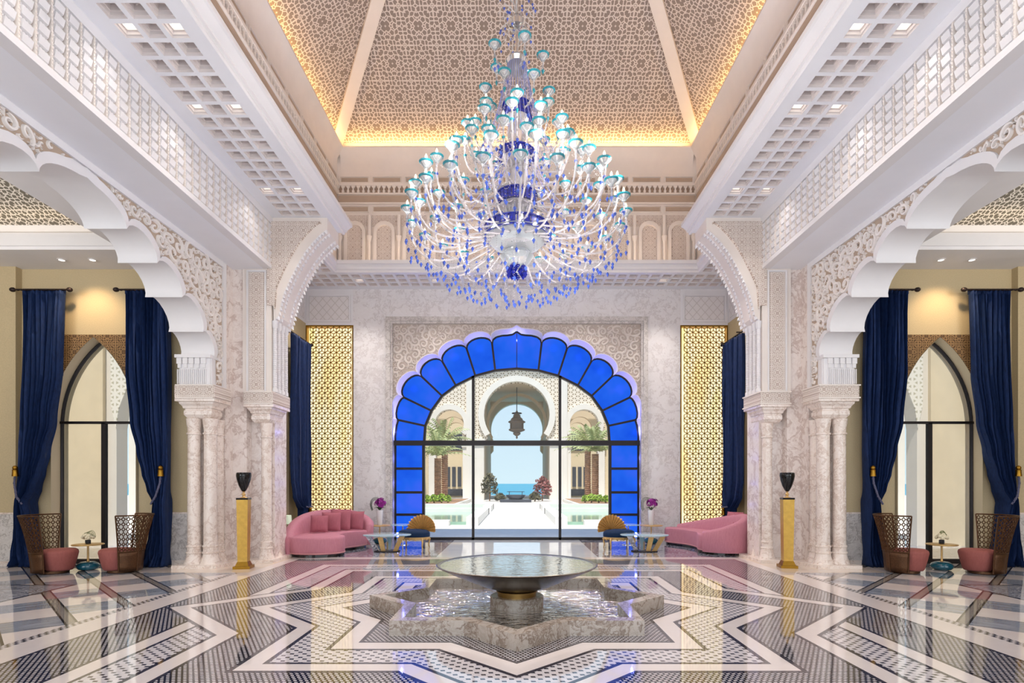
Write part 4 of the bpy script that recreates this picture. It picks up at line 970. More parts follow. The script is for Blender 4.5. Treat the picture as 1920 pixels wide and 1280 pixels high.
def side_table(loc, label, h=.47, r=.25):
    t = empty('side_table', loc, 0, label, 'table')
    MB().lathe([(.09, 0), (.145, .015), (.178, .05), (.182, .085), (.16, .12), (.11, .148), (.05, .158), (.01, .158)], 28).build('stone_base', 'teal_glass', t, smooth=True)
    MB().lathe([(.03, .15), (.02, .18), (.016, .22), (.016, h-.02), (.03, h-.01)], 14).build('stem', 'goldleaf', t, smooth=True)
    MB().lathe([(r-.01, h-.012), (r, h-.006), (r, h+.004), (r-.01, h+.01)], 40).build('table_top', 'goldleaf', t, smooth=True)
    return t
def flower_bowl(loc, label, seed):
    b = empty('flower_bowl', loc, 0, label, 'flower arrangement')
    MB().lathe([(.05, 0), (.055, .01), (.055, .075), (.045, .075), (.045, .02)], 4).build('glass_cube', 'black', b)
    rnd = random.Random(seed); p = MB()
    for i in range(34):
        a, e = rnd.uniform(0, 2*pi), rnd.uniform(-.1, 1.4); d = Vector((cos(a)*cos(e), sin(a)*cos(e), sin(e)*.75)); p.ball(Vector((0, 0, .11))+d*.085, rnd.uniform(.022, .034), 7, 5)
    p.build('blossom', simple('cream_petals_%d' % seed, rgb(236, 226, 196), .7, nscale=40, namt=.15), b, smooth=True)
    lf = MB()
    for i in range(5): lf.tube([(.07*cos(pi*q/10)+.01*i, .02*i-.04, .12+(.09+.008*i)*sin(pi*q/10)) for q in range(11)], .004, 5)
    lf.build('looped_grass', simple('grass_green_%d' % seed, rgb(110, 118, 70), .6), b)
for s in (-1, 1):
    side = SIDE[s]
    Y1, Y2 = (9.98, 10.12)
    xo = X(98, Y1) if s < 0 else X(1846, 9.95); xi = X(232, Y2) if s < 0 else X(1694, 10.05)
    ya = Y1 if s < 0 else 9.95; yb = Y2 if s < 0 else 10.05
    tub_chair((xo, ya, 0), (radians(20) if s < 0 else radians(160)), 'pierced tub chair with rose seat beside the outer curtain, %s aisle' % side)
    tub_chair((xi, yb, 0), (radians(196) if s < 0 else radians(-16)), 'pierced tub chair with rose seat nearer the pier, %s aisle' % side)
    xt = X(158, 10.25) if s < 0 else X(1765, 10.35)
    side_table((xt, 10.34, 0), 'small round table on a teal stone base between the %s aisle chairs' % side)
    flower_bowl((xt, 10.34, .48), 'low bowl of cream flowers on the %s aisle table' % side, 4 if s < 0 else 7)
# ------------------------------------------------------------ pedestals and urns
for s, px, Yp in ((-1, 457, 10.55), (1, 1476, 10.65)):
    side = SIDE[s]; x = X(px, Yp)
    p = empty('gold_pedestal', (x, Yp, 0), radians(9)*s*-1, 'slim tapering gold pedestal carrying the black urn by the %s pier' % side, 'pedestal')
    MB().frus(-.15, .15, -.15, .15, 0, .05, 0).build('foot', 'gold', p)
    MB().frus(-.12, .12, -.12, .12, .05, .13, -.03).build('step', 'gold', p); MB().hexa([(-.085, -.085, .12), (.085, -.085, .12), (.085, .085, .12), (-.085, .085, .12)], [(-.1, -.1, 1.29), (.1, -.1, 1.29), (.1, .1, 1.29), (-.1, .1, 1.29)]).build('shaft', simple('brushed_gold_%s' % side, rgb(206, 166, 82), .35, .75, nscale=14, namt=.12), p)
    MB().box(-.105, .105, -.105, .105, 1.29, 1.325).build('top_cap', 'black', p)
    u = empty('black_urn', (x, Yp, 1.325), 0, 'glossy black urn on a gold foot, standing on the %s gold pedestal' % side, 'urn')
    MB().lathe([(.06, 0), (.055, .01), (.025, .02), (.02, .04), (.035, .055), (.035, .075), (.018, .09), (.018, .11), (.03, .12)], 20).build('gold_foot', 'goldleaf', u, smooth=True)
    MB().lathe([(.02, .11), (.045, .14), (.085, .22), (.12, .33), (.135, .41), (.132, .46), (.12, .475), (.105, .475), (.11, .45), (.09, .3)], 32).build('body', 'black', u, smooth=True)
# ------------------------------------------------------------ kidney sofas
def sofa(pts, seat, label, seatz=.43):
    c = empty('kidney_sofa', (0, 0, 0), 0, label, 'sofa')
    cr_ = []
    P = pts; n = len(P)
    def cat(p0, p1, p2, p3, t): return tuple(.5*((2*b)+(-a+c_)*t+(2*a-5*b+4*c_-d)*t*t+(-a+3*b-3*c_+d)*t**3) for a, b, c_, d in zip(p0, p1, p2, p3))
    for i in range(n-1):
        p0, p1, p2, p3 = P[max(i-1, 0)], P[i], P[i+1], P[min(i+2, n-1)]
        for k in range(8): cr_.append(cat(p0, p1, p2, p3, k/8))
    cr_.append(P[-1]); m = len(cr_); mb = MB(); prof = 14; cx = sum(p[0] for p in seat)/len(seat); cy = sum(p[1] for p in seat)/len(seat)
    vs = []
    for i, (x, y, h) in enumerate(cr_):
        a = Vector(cr_[max(i-1, 0)][:2]); b = Vector(cr_[min(i+1, m-1)][:2]); d = (b-a).normalized(); nn = Vector((d.y, -d.x))
        if nn.dot(Vector((cx-x, cy-y))) < 0: nn = -nn      # points to the seat
        t = .11; out = .07*(h-.3)
        ring = [(-t*.8, .05), (-t-.01, .2), (-t-out*.6, h*.6), (-t-out, h-.05), (-t*.6-out, h), (t*.0-out, h+.012), (t*.7-out, h-.01), (t-out, h-.07), (t+.01-out*.4, h*.6), (t+.02, .35), (t, .05)]
        e = min(i, m-1-i); sc = 1 if e > 2 else (.55, .85, .96)[e]
        for q, z in ring: vs.append((x+nn.x*q*sc, y+nn.y*q*sc, z))
    w = 11
    mb.add(vs, [(j*w+i, j*w+(i+1) % w, (j+1)*w+(i+1) % w, (j+1)*w+i) for j in range(m-1) for i in range(w)]+[tuple(range(w)), tuple(range((m-1)*w, m*w))])
    mb.build('backrest', 'pink_velvet', c, smooth=True, ang=70)
    # seat: smooth closed outline
    S = []; k = len(seat)
    for i in range(k):
        for q in range(6): S.append(cat(seat[i-1], seat[i], seat[(i+1) % k], seat[(i+2) % k], q/6))
    def inset(g): return [(cx+(x-cx)*(1-g), cy+(y-cy)*(1-g)) for x, y in S]
    def loopmesh(levels):
        mm = MB(); kk = len(S); vs = []
        for g, z in levels: vs += [(x, y, z) for x, y in inset(g)]
        mm.add(vs, [(j*kk+i, j*kk+(i+1) % kk, (j+1)*kk+(i+1) % kk, (j+1)*kk+i) for j in range(len(levels)-1) for i in range(kk)]+[tuple(range(kk)), tuple(range((len(levels)-1)*kk, len(levels)*kk))]); return mm
    loopmesh([(.02, .06), (.0, .08), (-.005, .3), (.0, seatz-.05), (.012, seatz-.015), (.045, seatz), (.5, seatz+.01)]).build('seat', 'pink_velvet', c, smooth=True, ang=50)
    loopmesh([(.04, 0), (.04, .06)]).build('plinth', 'black', c)
    pip = MB().tube([(x, y, .085) for x, y in inset(-.008)]+[(*inset(-.008)[0], .085)], .009, 5); pip.build('piping', simple('piping_pink', rgb(206, 150, 150), .6), c)
    return c
sl = [(-4.93, 12.15, .42), (-5.05, 12.5, .55), (-5.1, 13.0, .75), (-4.95, 13.6, .9), (-4.55, 14.15, .93), (-4.1, 14.4, .86), (-3.82, 14.3, .70), (-3.72, 14.05, .55)]
seatl = [(-4.95, 12.2), (-4.6, 11.98), (-4.2, 12.0), (-3.88, 12.2), (-3.84, 12.52), (-4.1, 12.85), (-4.05, 13.2), (-3.82, 13.6), (-3.74, 14.0), (-4.0, 14.3), (-4.5, 14.1), (-4.9, 13.6), (-5.05, 13.0)]
sofa(sl, seatl, 'pink velvet kidney sofa with rounded chaise and cushions, left of the arch')
sr = [(4.25, 12.75, .5), (4.55, 12.45, .6), (4.95, 12.42, .78), (5.15, 12.75, .88), (5.12, 13.3, .84), (4.95, 13.9, .74), (4.65, 14.5, .62), (4.3, 14.95, .5)]
seatr = [(4.2, 12.85), (4.6, 12.5), (5.0, 12.6), (5.1, 13.2), (4.9, 14.0), (4.5, 14.7), (4.2, 15.1), (3.97, 14.98), (3.9, 14.6), (4.05, 14.3), (4.25, 13.9), (4.3, 13.4)]
sofa(sr, seatr, 'pink velvet kidney sofa seen from its high curved arm, right of the arch')
def cushion(loc, rz, tilt, size, label):
    c = empty('velvet_cushion', loc, rz, label, 'cushion')
    c.rotation_euler = (tilt, 0, rz)
    def fn(sg):
        def g(u, v):
            x, z = 2*u-1, 2*v-1; e = (1-x*x)*(1-z*z); k = 1-.07*(1-abs(x))*0-.05*(1-x*x)*abs(z)**2*0
            pin = 1-.06*(1-abs(z)**2)*abs(x)**3; pin2 = 1-.06*(1-abs(x)**2)*abs(z)**3
            return (x*size/2*pin, sg*.085*max(e, 0)**.45, size/2+z*size/2*pin2)
        return g
    m = MB(); m.grid(fn(1), 12, 12); m.grid(fn(-1), 12, 12); m.build('cover', 'cushion_velvet', c, smooth=True, ang=90)
    ln = [(sx*size/2, 0, size/2+sz*size/2) for sx, sz in ((-1, -1), (-.9, -.96), (0, -.95), (.9, -.96), (1, -1), (.96, -.9), (.94, 0), (.96, .9), (1, 1), (.9, .96), (0, .95), (-.9, .96), (-1, 1), (-.96, .9), (-.94, 0), (-.96, -.9), (-1, -1))]
    MB().tube(ln, .006, 5).build('piping', 'cushion_velvet', c)
cushion((X(598, 13.1), 13.1, .45), radians(8), radians(-12), .40, 'smallest pink cushion, in front of the row on the left sofa')
cushion((X(620, 13.4), 13.4, .45), radians(4), radians(-12), .46, 'second pink cushion from the left on the left sofa')
cushion((X(637, 13.72), 13.72, .45), radians(-2), radians(-12), .52, 'tallest pink cushion in the middle of the left sofa back')
cushion((X(664, 13.9), 13.9, .45), radians(-12), radians(-12), .46, 'pink cushion nearest the arm end of the left sofa')
cushion((X(1373, 13.3), 13.3, .45), radians(-62), radians(-14), .48, 'pink cushion peeping over the arm of the right sofa')
cushion((X(1385, 12.95), 12.98, .45), radians(-70), radians(-12), .46, 'pink cushion tucked inside the high arm of the right sofa')
# ------------------------------------------------------------ fan-backed chairs
def fan_chair(loc, s, label):
    c = empty('fan_chair', loc, radians(12)*s, label, 'chair', 'fan-backed chairs')
    N = 15; bk_ = MB(); R0, R1 = .015, .385; vs = []
    for i in range(2*N+1):
        a = radians(-8)+i/(2*N)*radians(196); dp = .036*(1 if i % 2 else -1); rr = R1*(1.0 if i % 2 == 0 else .965)
        vs += [(R0*cos(a), .0+dp*.2, R0*sin(a)), (rr*cos(a), dp-.05, rr*sin(a))]
    bk_.add(vs, [(2*i, 2*i+1, 2*i+3, 2*i+2) for i in range(2*N)])
    o = bk_.build('fan_back', 'goldleaf', c); o.location = (-s*.0, .2, .425); q = o.modifiers.new('solid', 'SOLIDIFY'); q.thickness = .008; o.rotation_euler = (radians(-10), 0, 0)
    def oval(k, z): return [((.40*k)*cos(2*pi*i/32)-s*-.12, (.30*k)*sin(2*pi*i/32), z) for i in range(32)]
    m = MB(); lv = [(.97, .27), (1.0, .30), (1.0, .37), (.95, .41), (.8, .44), (.4, .46)]; vs = []
    for k, z in lv: vs += oval(k, z)
    m.add(vs, [(j*32+i, j*32+(i+1) % 32, (j+1)*32+(i+1) % 32, (j+1)*32+i) for j in range(5) for i in range(32)]+[tuple(range(32)), tuple(range(160, 192))]); m.build('seat', 'navy_velvet', c, smooth=True, ang=70)
    m = MB(); m.hexa(oval(.97, .22), oval(1.0, .28)); 
    for i in range(0, 32, 2): x, y, z = oval(1.0, .225)[i]; m.ball((x, y, z), .025, 6, 4)
    m.build('carved_apron', 'goldleaf', c)
    for ax, ay in ((.62, .6), (-.62, .6), (.62, -.6), (-.62, -.6)):
        x, y = .40*ax*1.2+s*.12, .30*ay*1.2
        MB().tube([(x, y, .25), (x*1.02+.02*ax, y*1.1, .17), (x, y*1.02, .08), (x+.02*ax, y*1.1, .0)], lambda t: .028-.014*t, 8).build('leg', 'goldleaf', c, smooth=True)
    return c
fan_chair((X(785, 13.85), 13.85, 0), -1, 'gold fan-backed chair with navy seat, left of the garden doors')
fan_chair((X(1152, 13.85), 13.85, 0), 1, 'gold fan-backed chair with navy seat, right of the garden doors')
# ------------------------------------------------------------ glass coffee tables, side tables, orchids
def coffee_table(loc, label, s):
    c = empty('coffee_table', loc, 0, label, 'table')
    MB().lathe([(.55, .375), (.56, .38), (.56, .395), (.55, .4)], 48, sy=.85).build('glass_top', 'table_glass', c, smooth=True)
    for k, (ax, ay) in enumerate(((-.3, -.15), (.0, .22), (.3, -.15), (s*.12, -.05))):
        m = MB().hexa([(ax*.7-.05, ay*.7-.02, .02), (ax*.7+.05, ay*.7-.02, .02), (ax*.7+.05, ay*.7+.02, .02), (ax*.7-.05, ay*.7+.02, .02)], [(ax*1.3-.06, ay*1.3-.02, .375), (ax*1.3+.06, ay*1.3-.02, .375), (ax*1.3+.06, ay*1.3+.02, .375), (ax*1.3-.06, ay*1.3+.02, .375)])
        m.build('leg', 'chrome' if k < 2 else M['goldleaf'], c)
    MB().lathe([(.3, 0), (.31, .005), (.31, .02), (.3, .02)], 32, sy=.7).build('base_plate', 'darkmetal', c)
coffee_table((X(726, 13.15), 13.15, 0), 'oval glass coffee table with faceted metal legs by the left sofa', -1)
coffee_table((X(1208, 13.15), 13.15, 0), 'oval glass coffee table with faceted metal legs by the right sofa', 1)
def orchid(loc, label, seed):
    v = empty('orchid_vase', loc, 0, label, 'flower arrangement'); rnd = random.Random(seed)
    MB().lathe([(.06, 0), (.065, .01), (.085, .36), (.09, .4), (.08, .4), (.075, .3)], 24).build('vase', simple('vase_white_%d' % seed, rgb(240, 238, 240), .15), v, smooth=True)
    pt = MB()
    for i in range(46):
        a, e = rnd.uniform(0, 2*pi), rnd.uniform(-.5, 1.3); d = Vector((cos(a)*cos(e), sin(a)*cos(e), sin(e))); c0 = Vector((.02, 0, .56))+Vector((d.x*.17, d.y*.12, d.z*.17))*rnd.uniform(.6, 1)
        u = d.orthogonal().normalized(); w = d.cross(u)
        for k in range(5):
            t = 2*pi*k/5+rnd.random(); dr = u*cos(t)+w*sin(t); sd = d.cross(dr); L = .05
            pt.add([c0, c0+dr*L*.6+sd*.022+d*.008, c0+dr*L, c0+dr*L*.6-sd*.022+d*.008], [(0, 1, 2, 3)])
        pt.octa(c0, .008)
    pt.build('blossom', simple('orchid_purple_%d' % seed, rgb(160, 24, 150), .55, nscale=30, namt=.4), v)
    g = MB()
    for i in range(6):
        rr = .13+.012*i; g.tube([(-.08+rr*cos(pi*q/12+.5), .01*i, .5+rr*1.25*sin(pi*q/12+.3)) for q in range(14)], .004, 5)
    for i in range(12): a = rnd.uniform(0, 2*pi); g.tube([(0, 0, .4), (.07*cos(a), .07*sin(a), .47), (.15*cos(a), .12*sin(a), .45)], lambda t: .014*(1-t)+.003, 5)
    g.build('leaves', simple('orchid_leaf_%d' % seed, rgb(60, 78, 48), .5), v)
for s, px in ((-1, 712), (1, 1221)):
    side = SIDE[s]; x = X(px, 14.85)
    side_table((x, 14.85, 0), 'round side table on a teal stone base carrying the %s orchids' % side, .48, .3)
    orchid((x, 14.85, .49), 'white vase of purple orchids on the %s side table' % side, 3 if s < 0 else 12)
    tt = empty('tray_table', (x-s*.66, 14.6, 0), 0, 'thin blue-topped tray table behind the %s fan chair' % side, 'table')
    MB().lathe([(.3, .505), (.31, .51), (.31, .52), (.3, .525)], 36).build('table_top', 'table_glass', tt); MB().lathe([(.16, 0), (.16, .015), (.015, .03), (.015, .505)], 20).build('stem', 'chrome', tt)
# table lamp and armchair half hidden behind the left sofa
t = empty('lamp_table', (-5.45, 13.1, 0), 0, 'small dark table behind the left sofa', 'table')
MB().box(-.16, .16, -.16, .16, .5, .53).build('table_top', 'darkmetal', t)
for a, b in ((-1, -1), (1, -1), (1, 1), (-1, 1)): MB().box(a*.14-.012, a*.14+.012, b*.14-.012, b*.14+.012, 0, .5).build('leg', 'darkmetal', t)
l = empty('table_lamp', (-5.45, 13.1, .53), 0, 'table lamp with pale square shade behind the left sofa', 'lamp')
MB().lathe([(.05, 0), (.05, .02), (.015, .03), (.015, .14)], 16).build('lamp_base', 'goldleaf', l); MB().frus(-.15, .15, -.1, .1, .12, .32, -.01).build('lamp_shade', simple('shade_pale_green', rgb(214, 232, 206), .7, Emission_Color=rgb(214, 232, 206), Emission_Strength=.35), l)
# ------------------------------------------------------------ chandelier
CH = empty('crystal_chandelier', (0, 7.3, 0), 0, 'huge tiered glass chandelier with candle arms and blue drops', 'chandelier')
st = MB(); st.lathe([(.022, 3.98+.6), (.022, 14.3)], 12); st.lathe([(.02, 7.5), (.1, 7.54), (.11, 7.6), (.06, 7.68), (.02, 7.7)], 16); st.lathe([(.12, 14.2), (.18, 14.3), (.18, 14.42)], 20); st.build('stem', 'chrome', CH, smooth=True)
for z, r in ((7.05, .12), (6.62, .1), (6.15, .13), (5.55, .15), (5.05, .16)): MB().ball((0, 0, z), r, 16, 8, sz=1.3).build('crystal_baluster', 'crystal_hi', CH, smooth=True)
MB().lathe([(.02, 7.0), (.12, 7.05), (.14, 7.1), (.13, 7.1), (.02, 7.04)], 20).build('crown_plate', 'chrome', CH, smooth=True); MB().lathe([(.16, 4.62), (.3, 4.68), (.42, 4.8), (.43, 4.82), (.4, 4.82), (.28, 4.72)], 32).build('crystal_bowl', 'crystal', CH, smooth=True); MB().lathe([(.02, 4.35), (.1, 4.38), (.22, 4.55), (.16, 4.62)], 24).build('lower_bowl', 'crystal', CH, smooth=True)

for z, r, h in ((6.36, .17, .13), (5.83, .21, .07), (5.22, .24, .12), (4.8, .40, .12)):
    m = MB(); n = 28
    for i in range(n): a, b = 2*pi*i/n, 2*pi*(i+.82)/n; m.hexa([(r*cos(a), r*sin(a), z), (r*cos(b), r*sin(b), z), ((r+.02)*cos(b), (r+.02)*sin(b), z), ((r+.02)*cos(a), (r+.02)*sin(a), z)], [(r*cos(a), r*sin(a), z+h), (r*cos(b), r*sin(b), z+h), ((r+.02)*cos(b), (r+.02)*sin(b), z+h), ((r+.02)*cos(a), (r+.02)*sin(a), z+h)])
    for zz in (z-.01, z+h): m.lathe([(r-.02, 0), (r+.03, 0), (r+.03, .015), (r-.02, .015)], 28, (0, 0, zz), cap=False)
    m.build('blue_band', 'blueband', CH)
    MB().lathe([(r-.01, -.012), (r*.8, -.05), (r*.4, -.09), (.03, -.11)], 24, (0, 0, z)).build('crystal_dish', 'crystal_hi', CH, smooth=True)
m = MB()
for i in range(26): a = 2*pi*i/26; m.octa((.11*cos(a), .11*sin(a), 4.32+.04*(i % 3)), .03, .05)
m.build('blue_pendant', 'blueband', CH)
TI = [(4.78, .20, 1.40, 5.02, 22, 1), (4.92, .2, 1.30, 5.30, 17, 1), (5.15, .2, 1.10, 5.50, 16, 1), (5.4, .18, .86, 5.74, 13, 1), (5.72, .16, .68, 6.06, 12, 1), (5.98, .14, .54, 6.26, 8, 1), (6.4, .12, .42, 6.62, 7, 0), (6.95, .1, .34, 7.12, 5, 0)]
cupm = MB().lathe([(.005, -.035), (.024, -.025), (.036, .0), (.066, .028), (.074, .05), (.064, .05), (.03, .012), (.005, .0)], 14)
rimm = MB().lathe([(.07, .038), (.082, .046), (.085, .058), (.068, .054)], 14, cap=False)
canm = MB().lathe([(.012, .01), (.012, .085), (.008, .09)], 8); bulm = MB().lathe([(.006, .088), (.015, .105), (.013, .125), (.002, .15)], 8)
bd_all = MB(); dr = random.Random(4); drops = []
for ti, (zh, rh, rc, zc, n, cand) in enumerate(TI):
    L = rc-rh
    pts = []
    for k in range(15):
        t = k/14; x = rh+L*(1.04*sin(t*pi/2)**.9 if t < .8 else 1.04*sin(t*pi/2)**.9*(1-(t-.8)*.19)); dip = -.42*L*.5*sin(pi*min(1, t*1.12))*(1 if ti < 6 else .6)
        pts.append((x, 0, zh+(zc-zh)*t**3+dip))
    pts[-1] = (rc, 0, zc-.02); pts[-2] = (rc+.005, 0, zc-.075)
    if cand and ti < 6: pts = [(rh*.6, 0, zh-.1), (rh*.9, 0, zh+.06)]+pts[1:]
    base = MB().tube(pts, .012 if ti < 5 else .009, 7)
    for k in range(2, len(pts)-1, 3): base.ball(pts[k], .018, 7, 4)
    a0 = dr.random()*pi; arm0 = None
    for i in range(n):
        ang = a0+2*pi*i/n
        if arm0 is None:
            arm = base.build('arm', 'crystal_hi', CH, smooth=True); arm0 = arm
            loc = (rc, 0, zc)
            subs = [('bobeche', cupm, 'crystal'), ('teal_rim', rimm, 'tealdrop')]+([('candle', canm, 'crystal_hi'), ('bulb', bulm, 'bulb')] if cand else [])
            for nm, mb_, mt in subs: q = mb_.build(nm, mt, arm, smooth=True); q.location = loc
            q = MB().octa((0, 0, -.15), .024, .03, .055); q.tube([(0, 0, -.12), (0, 0, -.02)], .002, 4); q = q.build('drop', 'tealdrop' if ti > 2 else 'bluedrop', arm); q.location = loc
        else:
            arm = arm0.copy(); COL.objects.link(arm); arm.parent = CH
            for ch in arm0.children: d = ch.copy(); COL.objects.link(d); d.parent = arm
        arm.rotation_euler = (0, 0, ang)
        # bead swags from cup to the tier above and drops under the arm
        p = Vector((rc*cos(ang), rc*sin(ang), zc)); zt = zh+.55; e = Vector((rh*cos(ang), rh*sin(ang), zt))
        if cand:
            for k in range(1, 16): t = k/16; v = p.lerp(e, t); v.z -= .28*L*sin(pi*t); bd_all.octa(v, .0075)
        for k in range(3 if ti < 3 else 2):
            a = ang+dr.uniform(-.1, .1); rr = rc*dr.uniform(.45, 1.02); zz = zc-.16-.18*L-dr.uniform(0, .18); drops.append((rr*cos(a), rr*sin(a), zz, .02))
        p2 = Vector((rc*cos(ang+2*pi/n), rc*sin(ang+2*pi/n), zc))
        if ti < 5:
            for k in range(1, 10): t = k/10; v = p.lerp(p2, t); v.z -= .12*sin(pi*t)+.03; bd_all.octa(v, .007)
# curtain of beads and the bowl of drops below
def bowlz(r): return 3.99+.62*(r/1.42)**2.3
for ring, cnt in ((1.42, 44), (1.3, 40), (1.15, 36), (.98, 32), (.8, 28), (.62, 22), (.42, 16), (.2, 8)):
    for i in range(cnt):
        a = 2*pi*(i+dr.uniform(-.3, .3))/cnt; z = bowlz(ring)+dr.uniform(-.03, .10); x, y = ring*cos(a), ring*sin(a); drops.append((x, y, z, .021))
        top = min(4.9, z+dr.uniform(.2, .5))
        k = 0; zz = z+.05
        while zz < top: bd_all.octa((x, y, zz), .0065); zz += .028
for i in range(30):  # blue strings flaring from the crown
    a = 2*pi*i/30
    for k in range(0 if i % 2 else 60):
        t = k/60; r = .12+.30*t+.14*t*t; z = 7.05-1.32*t-.1*sin(pi*t); bd_all.octa((r*cos(a), r*sin(a), z), .006) if k % 2 else None
strm = MB()
for i in range(34):
    a = 2*pi*i/34+.05; strm.tube([((.12+.28*t+.1*t*t)*cos(a), (.12+.28*t+.1*t*t)*sin(a), 7.05-1.2*t-.12*sin(pi*t)) for t in [q/8 for q in range(9)]], .003, 4, cap=False)
    if i % 2: strm.tube([((.22+.42*t)*cos(a), (.22+.42*t)*sin(a), 5.85-.75*t-.1*sin(pi*t)) for t in [q/8 for q in range(9)]], .004, 4, cap=False)
strm.build('bead_strings', simple('violet_bead', rgb(160, 166, 222), .15), CH, kind='stuff')
for i in range(34):  # spray round the finial
    a = dr.uniform(0, 2*pi); r = dr.uniform(.1, .27); drops.append((r*cos(a), r*sin(a), dr.uniform(7.15, 7.95), .016))
bd_all.build('bead_swags', 'crystal_hi', CH, kind='stuff')
ssp = MB()
for i in range(30): a = 2*pi*i/30; z0 = 7.2+.09*(i % 8); ssp.tube([(.02*cos(a), .02*sin(a), z0), (.16*cos(a), .16*sin(a), z0+.14), (.25*cos(a), .25*sin(a), z0+.02)], .004, 4)
ssp.build('finial_spray', 'crystal', CH)
drops.sort(key=lambda d: d[1]); rest = MB(); dm = MB().octa((0, 0, 0), .02, .026, .046); dm.tube([(0, 0, .02), (0, 0, .06)], .002, 4); d0_ = None
# nearest hundred drops are parts of their own
for i, (x, y, z, r) in enumerate(drops):
    if i < 100:
        if d0_ is None: d0_ = dm.build('blue_drop', 'bluedrop', CH); o = d0_
        else: o = d0_.copy(); COL.objects.link(o)
        o.location = (x, y, z)
    else: rest.octa((x, y, z), r, r*1.3, r*2.3)
rest.build('blue_drops', 'bluedrop', CH, kind='stuff')
# ------------------------------------------------------------ the garden court beyond the arch
M['white_out'] = simple('sunlit_render', rgb(238, 234, 226), .8, nscale=2, namt=.03)
M['cream_out'] = simple('cream_render', rgb(232, 216, 184), .85, nscale=3, namt=.05)
M['shade_out'] = simple('passage_shade', rgb(226, 208, 180), .85)  # separate tone standing in for the shade inside the passage
M['pave'] = simple('pale_paving', rgb(214, 211, 206), .8, nscale=2, namt=.05)
M['shadepave'] = simple('threshold_shade', rgb(186, 196, 212), .5, nscale=4, namt=.1)  # bluish tone paints the building's shade into the paving
M['pool'] = simple('pool_water', rgb(150, 190, 168), .08, nscale=2, namt=.2)
M['sea'] = simple('sea_water', rgb(44, 140, 165), .45, nscale=.2, namt=.12, spec=.2)
M['slate'] = simple('dark_glazing', rgb(66, 70, 82), .2)
M['leaf'] = simple('bush_leaf', rgb(158, 190, 56), .6, nscale=3, namt=.4)
M['leaf2'] = simple('dry_shrub_leaf', rgb(96, 92, 60), .6, nscale=3, namt=.4)
M['bloom'] = simple('bougainvillea_bloom', rgb(150, 84, 80), .6, nscale=3, namt=.3)
M['palm'] = simple('palm_frond', rgb(178, 188, 132), .6, nscale=3, namt=.3)
M['bark'] = simple('palm_bark', rgb(172, 134, 104), .85, nscale=4, namt=.4)
for s in (-1, 1):
    q = empty('planter', (0, 0, 0), 0, 'white raised planter holding palms and bushes %s of the walkway' % SIDE[s], 'planter')
    MB().box(s*3.9, s*9.3, 36, 48, 0, .26).build('planter_wall', 'white_out', q); MB().box(s*4.1, s*9.1, 36.2, 47.8, .25, .28).build('soil', 'bark', q)
struct(MB().box(-60, 60, 19.4, 74, -.4, -.0), 'ground_court', 'pave', 'pale paved garden court running to the sea')
struct(MB().box(-13.6, 13.6, 15.75, 19.4, -.3, -.004), 'path_threshold', 'shadepave', 'shaded stone threshold outside the garden doors')
struct(MB().box(-3500, 3500, 75, 7000, -6.2, -6), 'sea', 'sea', 'turquoise sea meeting the sky')
pw = []
for s in (-1, 1):
    q = empty('reflecting_pool', (0, 0, 0), 0, 'long green reflecting pool with white parapets %s of the walkway' % SIDE[s], 'pool')
    w = MB(); 
    for ya, yb, xi in ((21, 29.5, 1.45), (31.5, 35.5, 1.45)):
        w.box(s*xi, s*(xi+.45), ya, yb, 0, .32); w.box(s*xi, s*9.3, yb-.6, yb, 0, .3); w.box(s*(xi+1.1), s*9.3, ya, ya+.5, 0, .2); w.box(s*6.2, s*6.6, ya, yb, 0, .26)
    w.build('parapet', 'white_out', q)
    for ya, yb in ((21.5, 28.9), (32, 34.9)): MB().box(s*1.9, s*9.25, ya, yb, 0, .12).build('water_surface', 'pool', q)
# facade with horseshoe arches
def horseshoe(cx, hw, zspring, rc, zc, n=28):
    """opening outline from left foot up and over to right foot"""
    a0 = math.acos(min(1, hw*.86/rc)); pts = [(cx-hw, 0), (cx-hw, zspring-.5), (cx-hw*.9, zspring-.1)]
    st = pi+a0*.85; en = -a0*.85
    for i in range(n+1): a = st+(en-st)*i/n; pts.append((cx+rc*cos(a), zc+rc*sin(a)))
    return pts+[(cx+hw*.9, zspring-.1), (cx+hw, zspring-.5), (cx+hw, 0)]
fa = empty('garden_pavilion', (0, 53, 0), 0, 'cream garden pavilion with three horseshoe arches and pierced panels', 'building')
big = horseshoe(0, 3.1, 5.7, 3.12, 8.1); sm = [horseshoe(s*6.36, 1.3, 5.0, 1.38, 7.2) for s in (-1, 1)]
# three wall bays so every face stays simple
MB().prism([(-4.35, 0)]+big+[(4.35, 0), (4.35, 14), (-4.35, 14)], 'y', 0, 1.0).build('centre_wall', 'ext_latt', fa)
for s, sm_ in zip((-1, 1), sm): MB().prism([(s*6.36-2.0, 0)]+sm_+[(s*6.36+2.0, 0), (s*6.36+2.0, 14), (s*6.36-2.0, 14)], 'y', 0, 1.0).build('side_wall', 'ext_latt', fa)
MB().box(-24, -8.36, 0, 1, 0, 14).box(8.36, 24, 0, 1, 0, 14).build('outer_wall', 'cream_out', fa)
def ringarch(cx, r0, r1, zc, y0, y1, a=35, n=30):
    m = MB(); A = [(cx+r0*cos(t), zc+r0*sin(t)) for t in [radians(-a)+i/n*radians(180+2*a) for i in range(n+1)]]; B = [(cx+r1*cos(t), zc+r1*sin(t)) for t in [radians(-a)+i/n*radians(180+2*a) for i in range(n+1)]]
    return m.prism(A+B[::-1], 'y', y0, y1)
ringarch(0, 3.1, 3.65, 8.1, -.25, .3).build('archivolt', 'white_out', fa)
for s in (-1, 1): ringarch(s*6.36, 1.36, 1.85, 7.2, -.25, .3).build('archivolt', 'white_out', fa)
pl = MB()
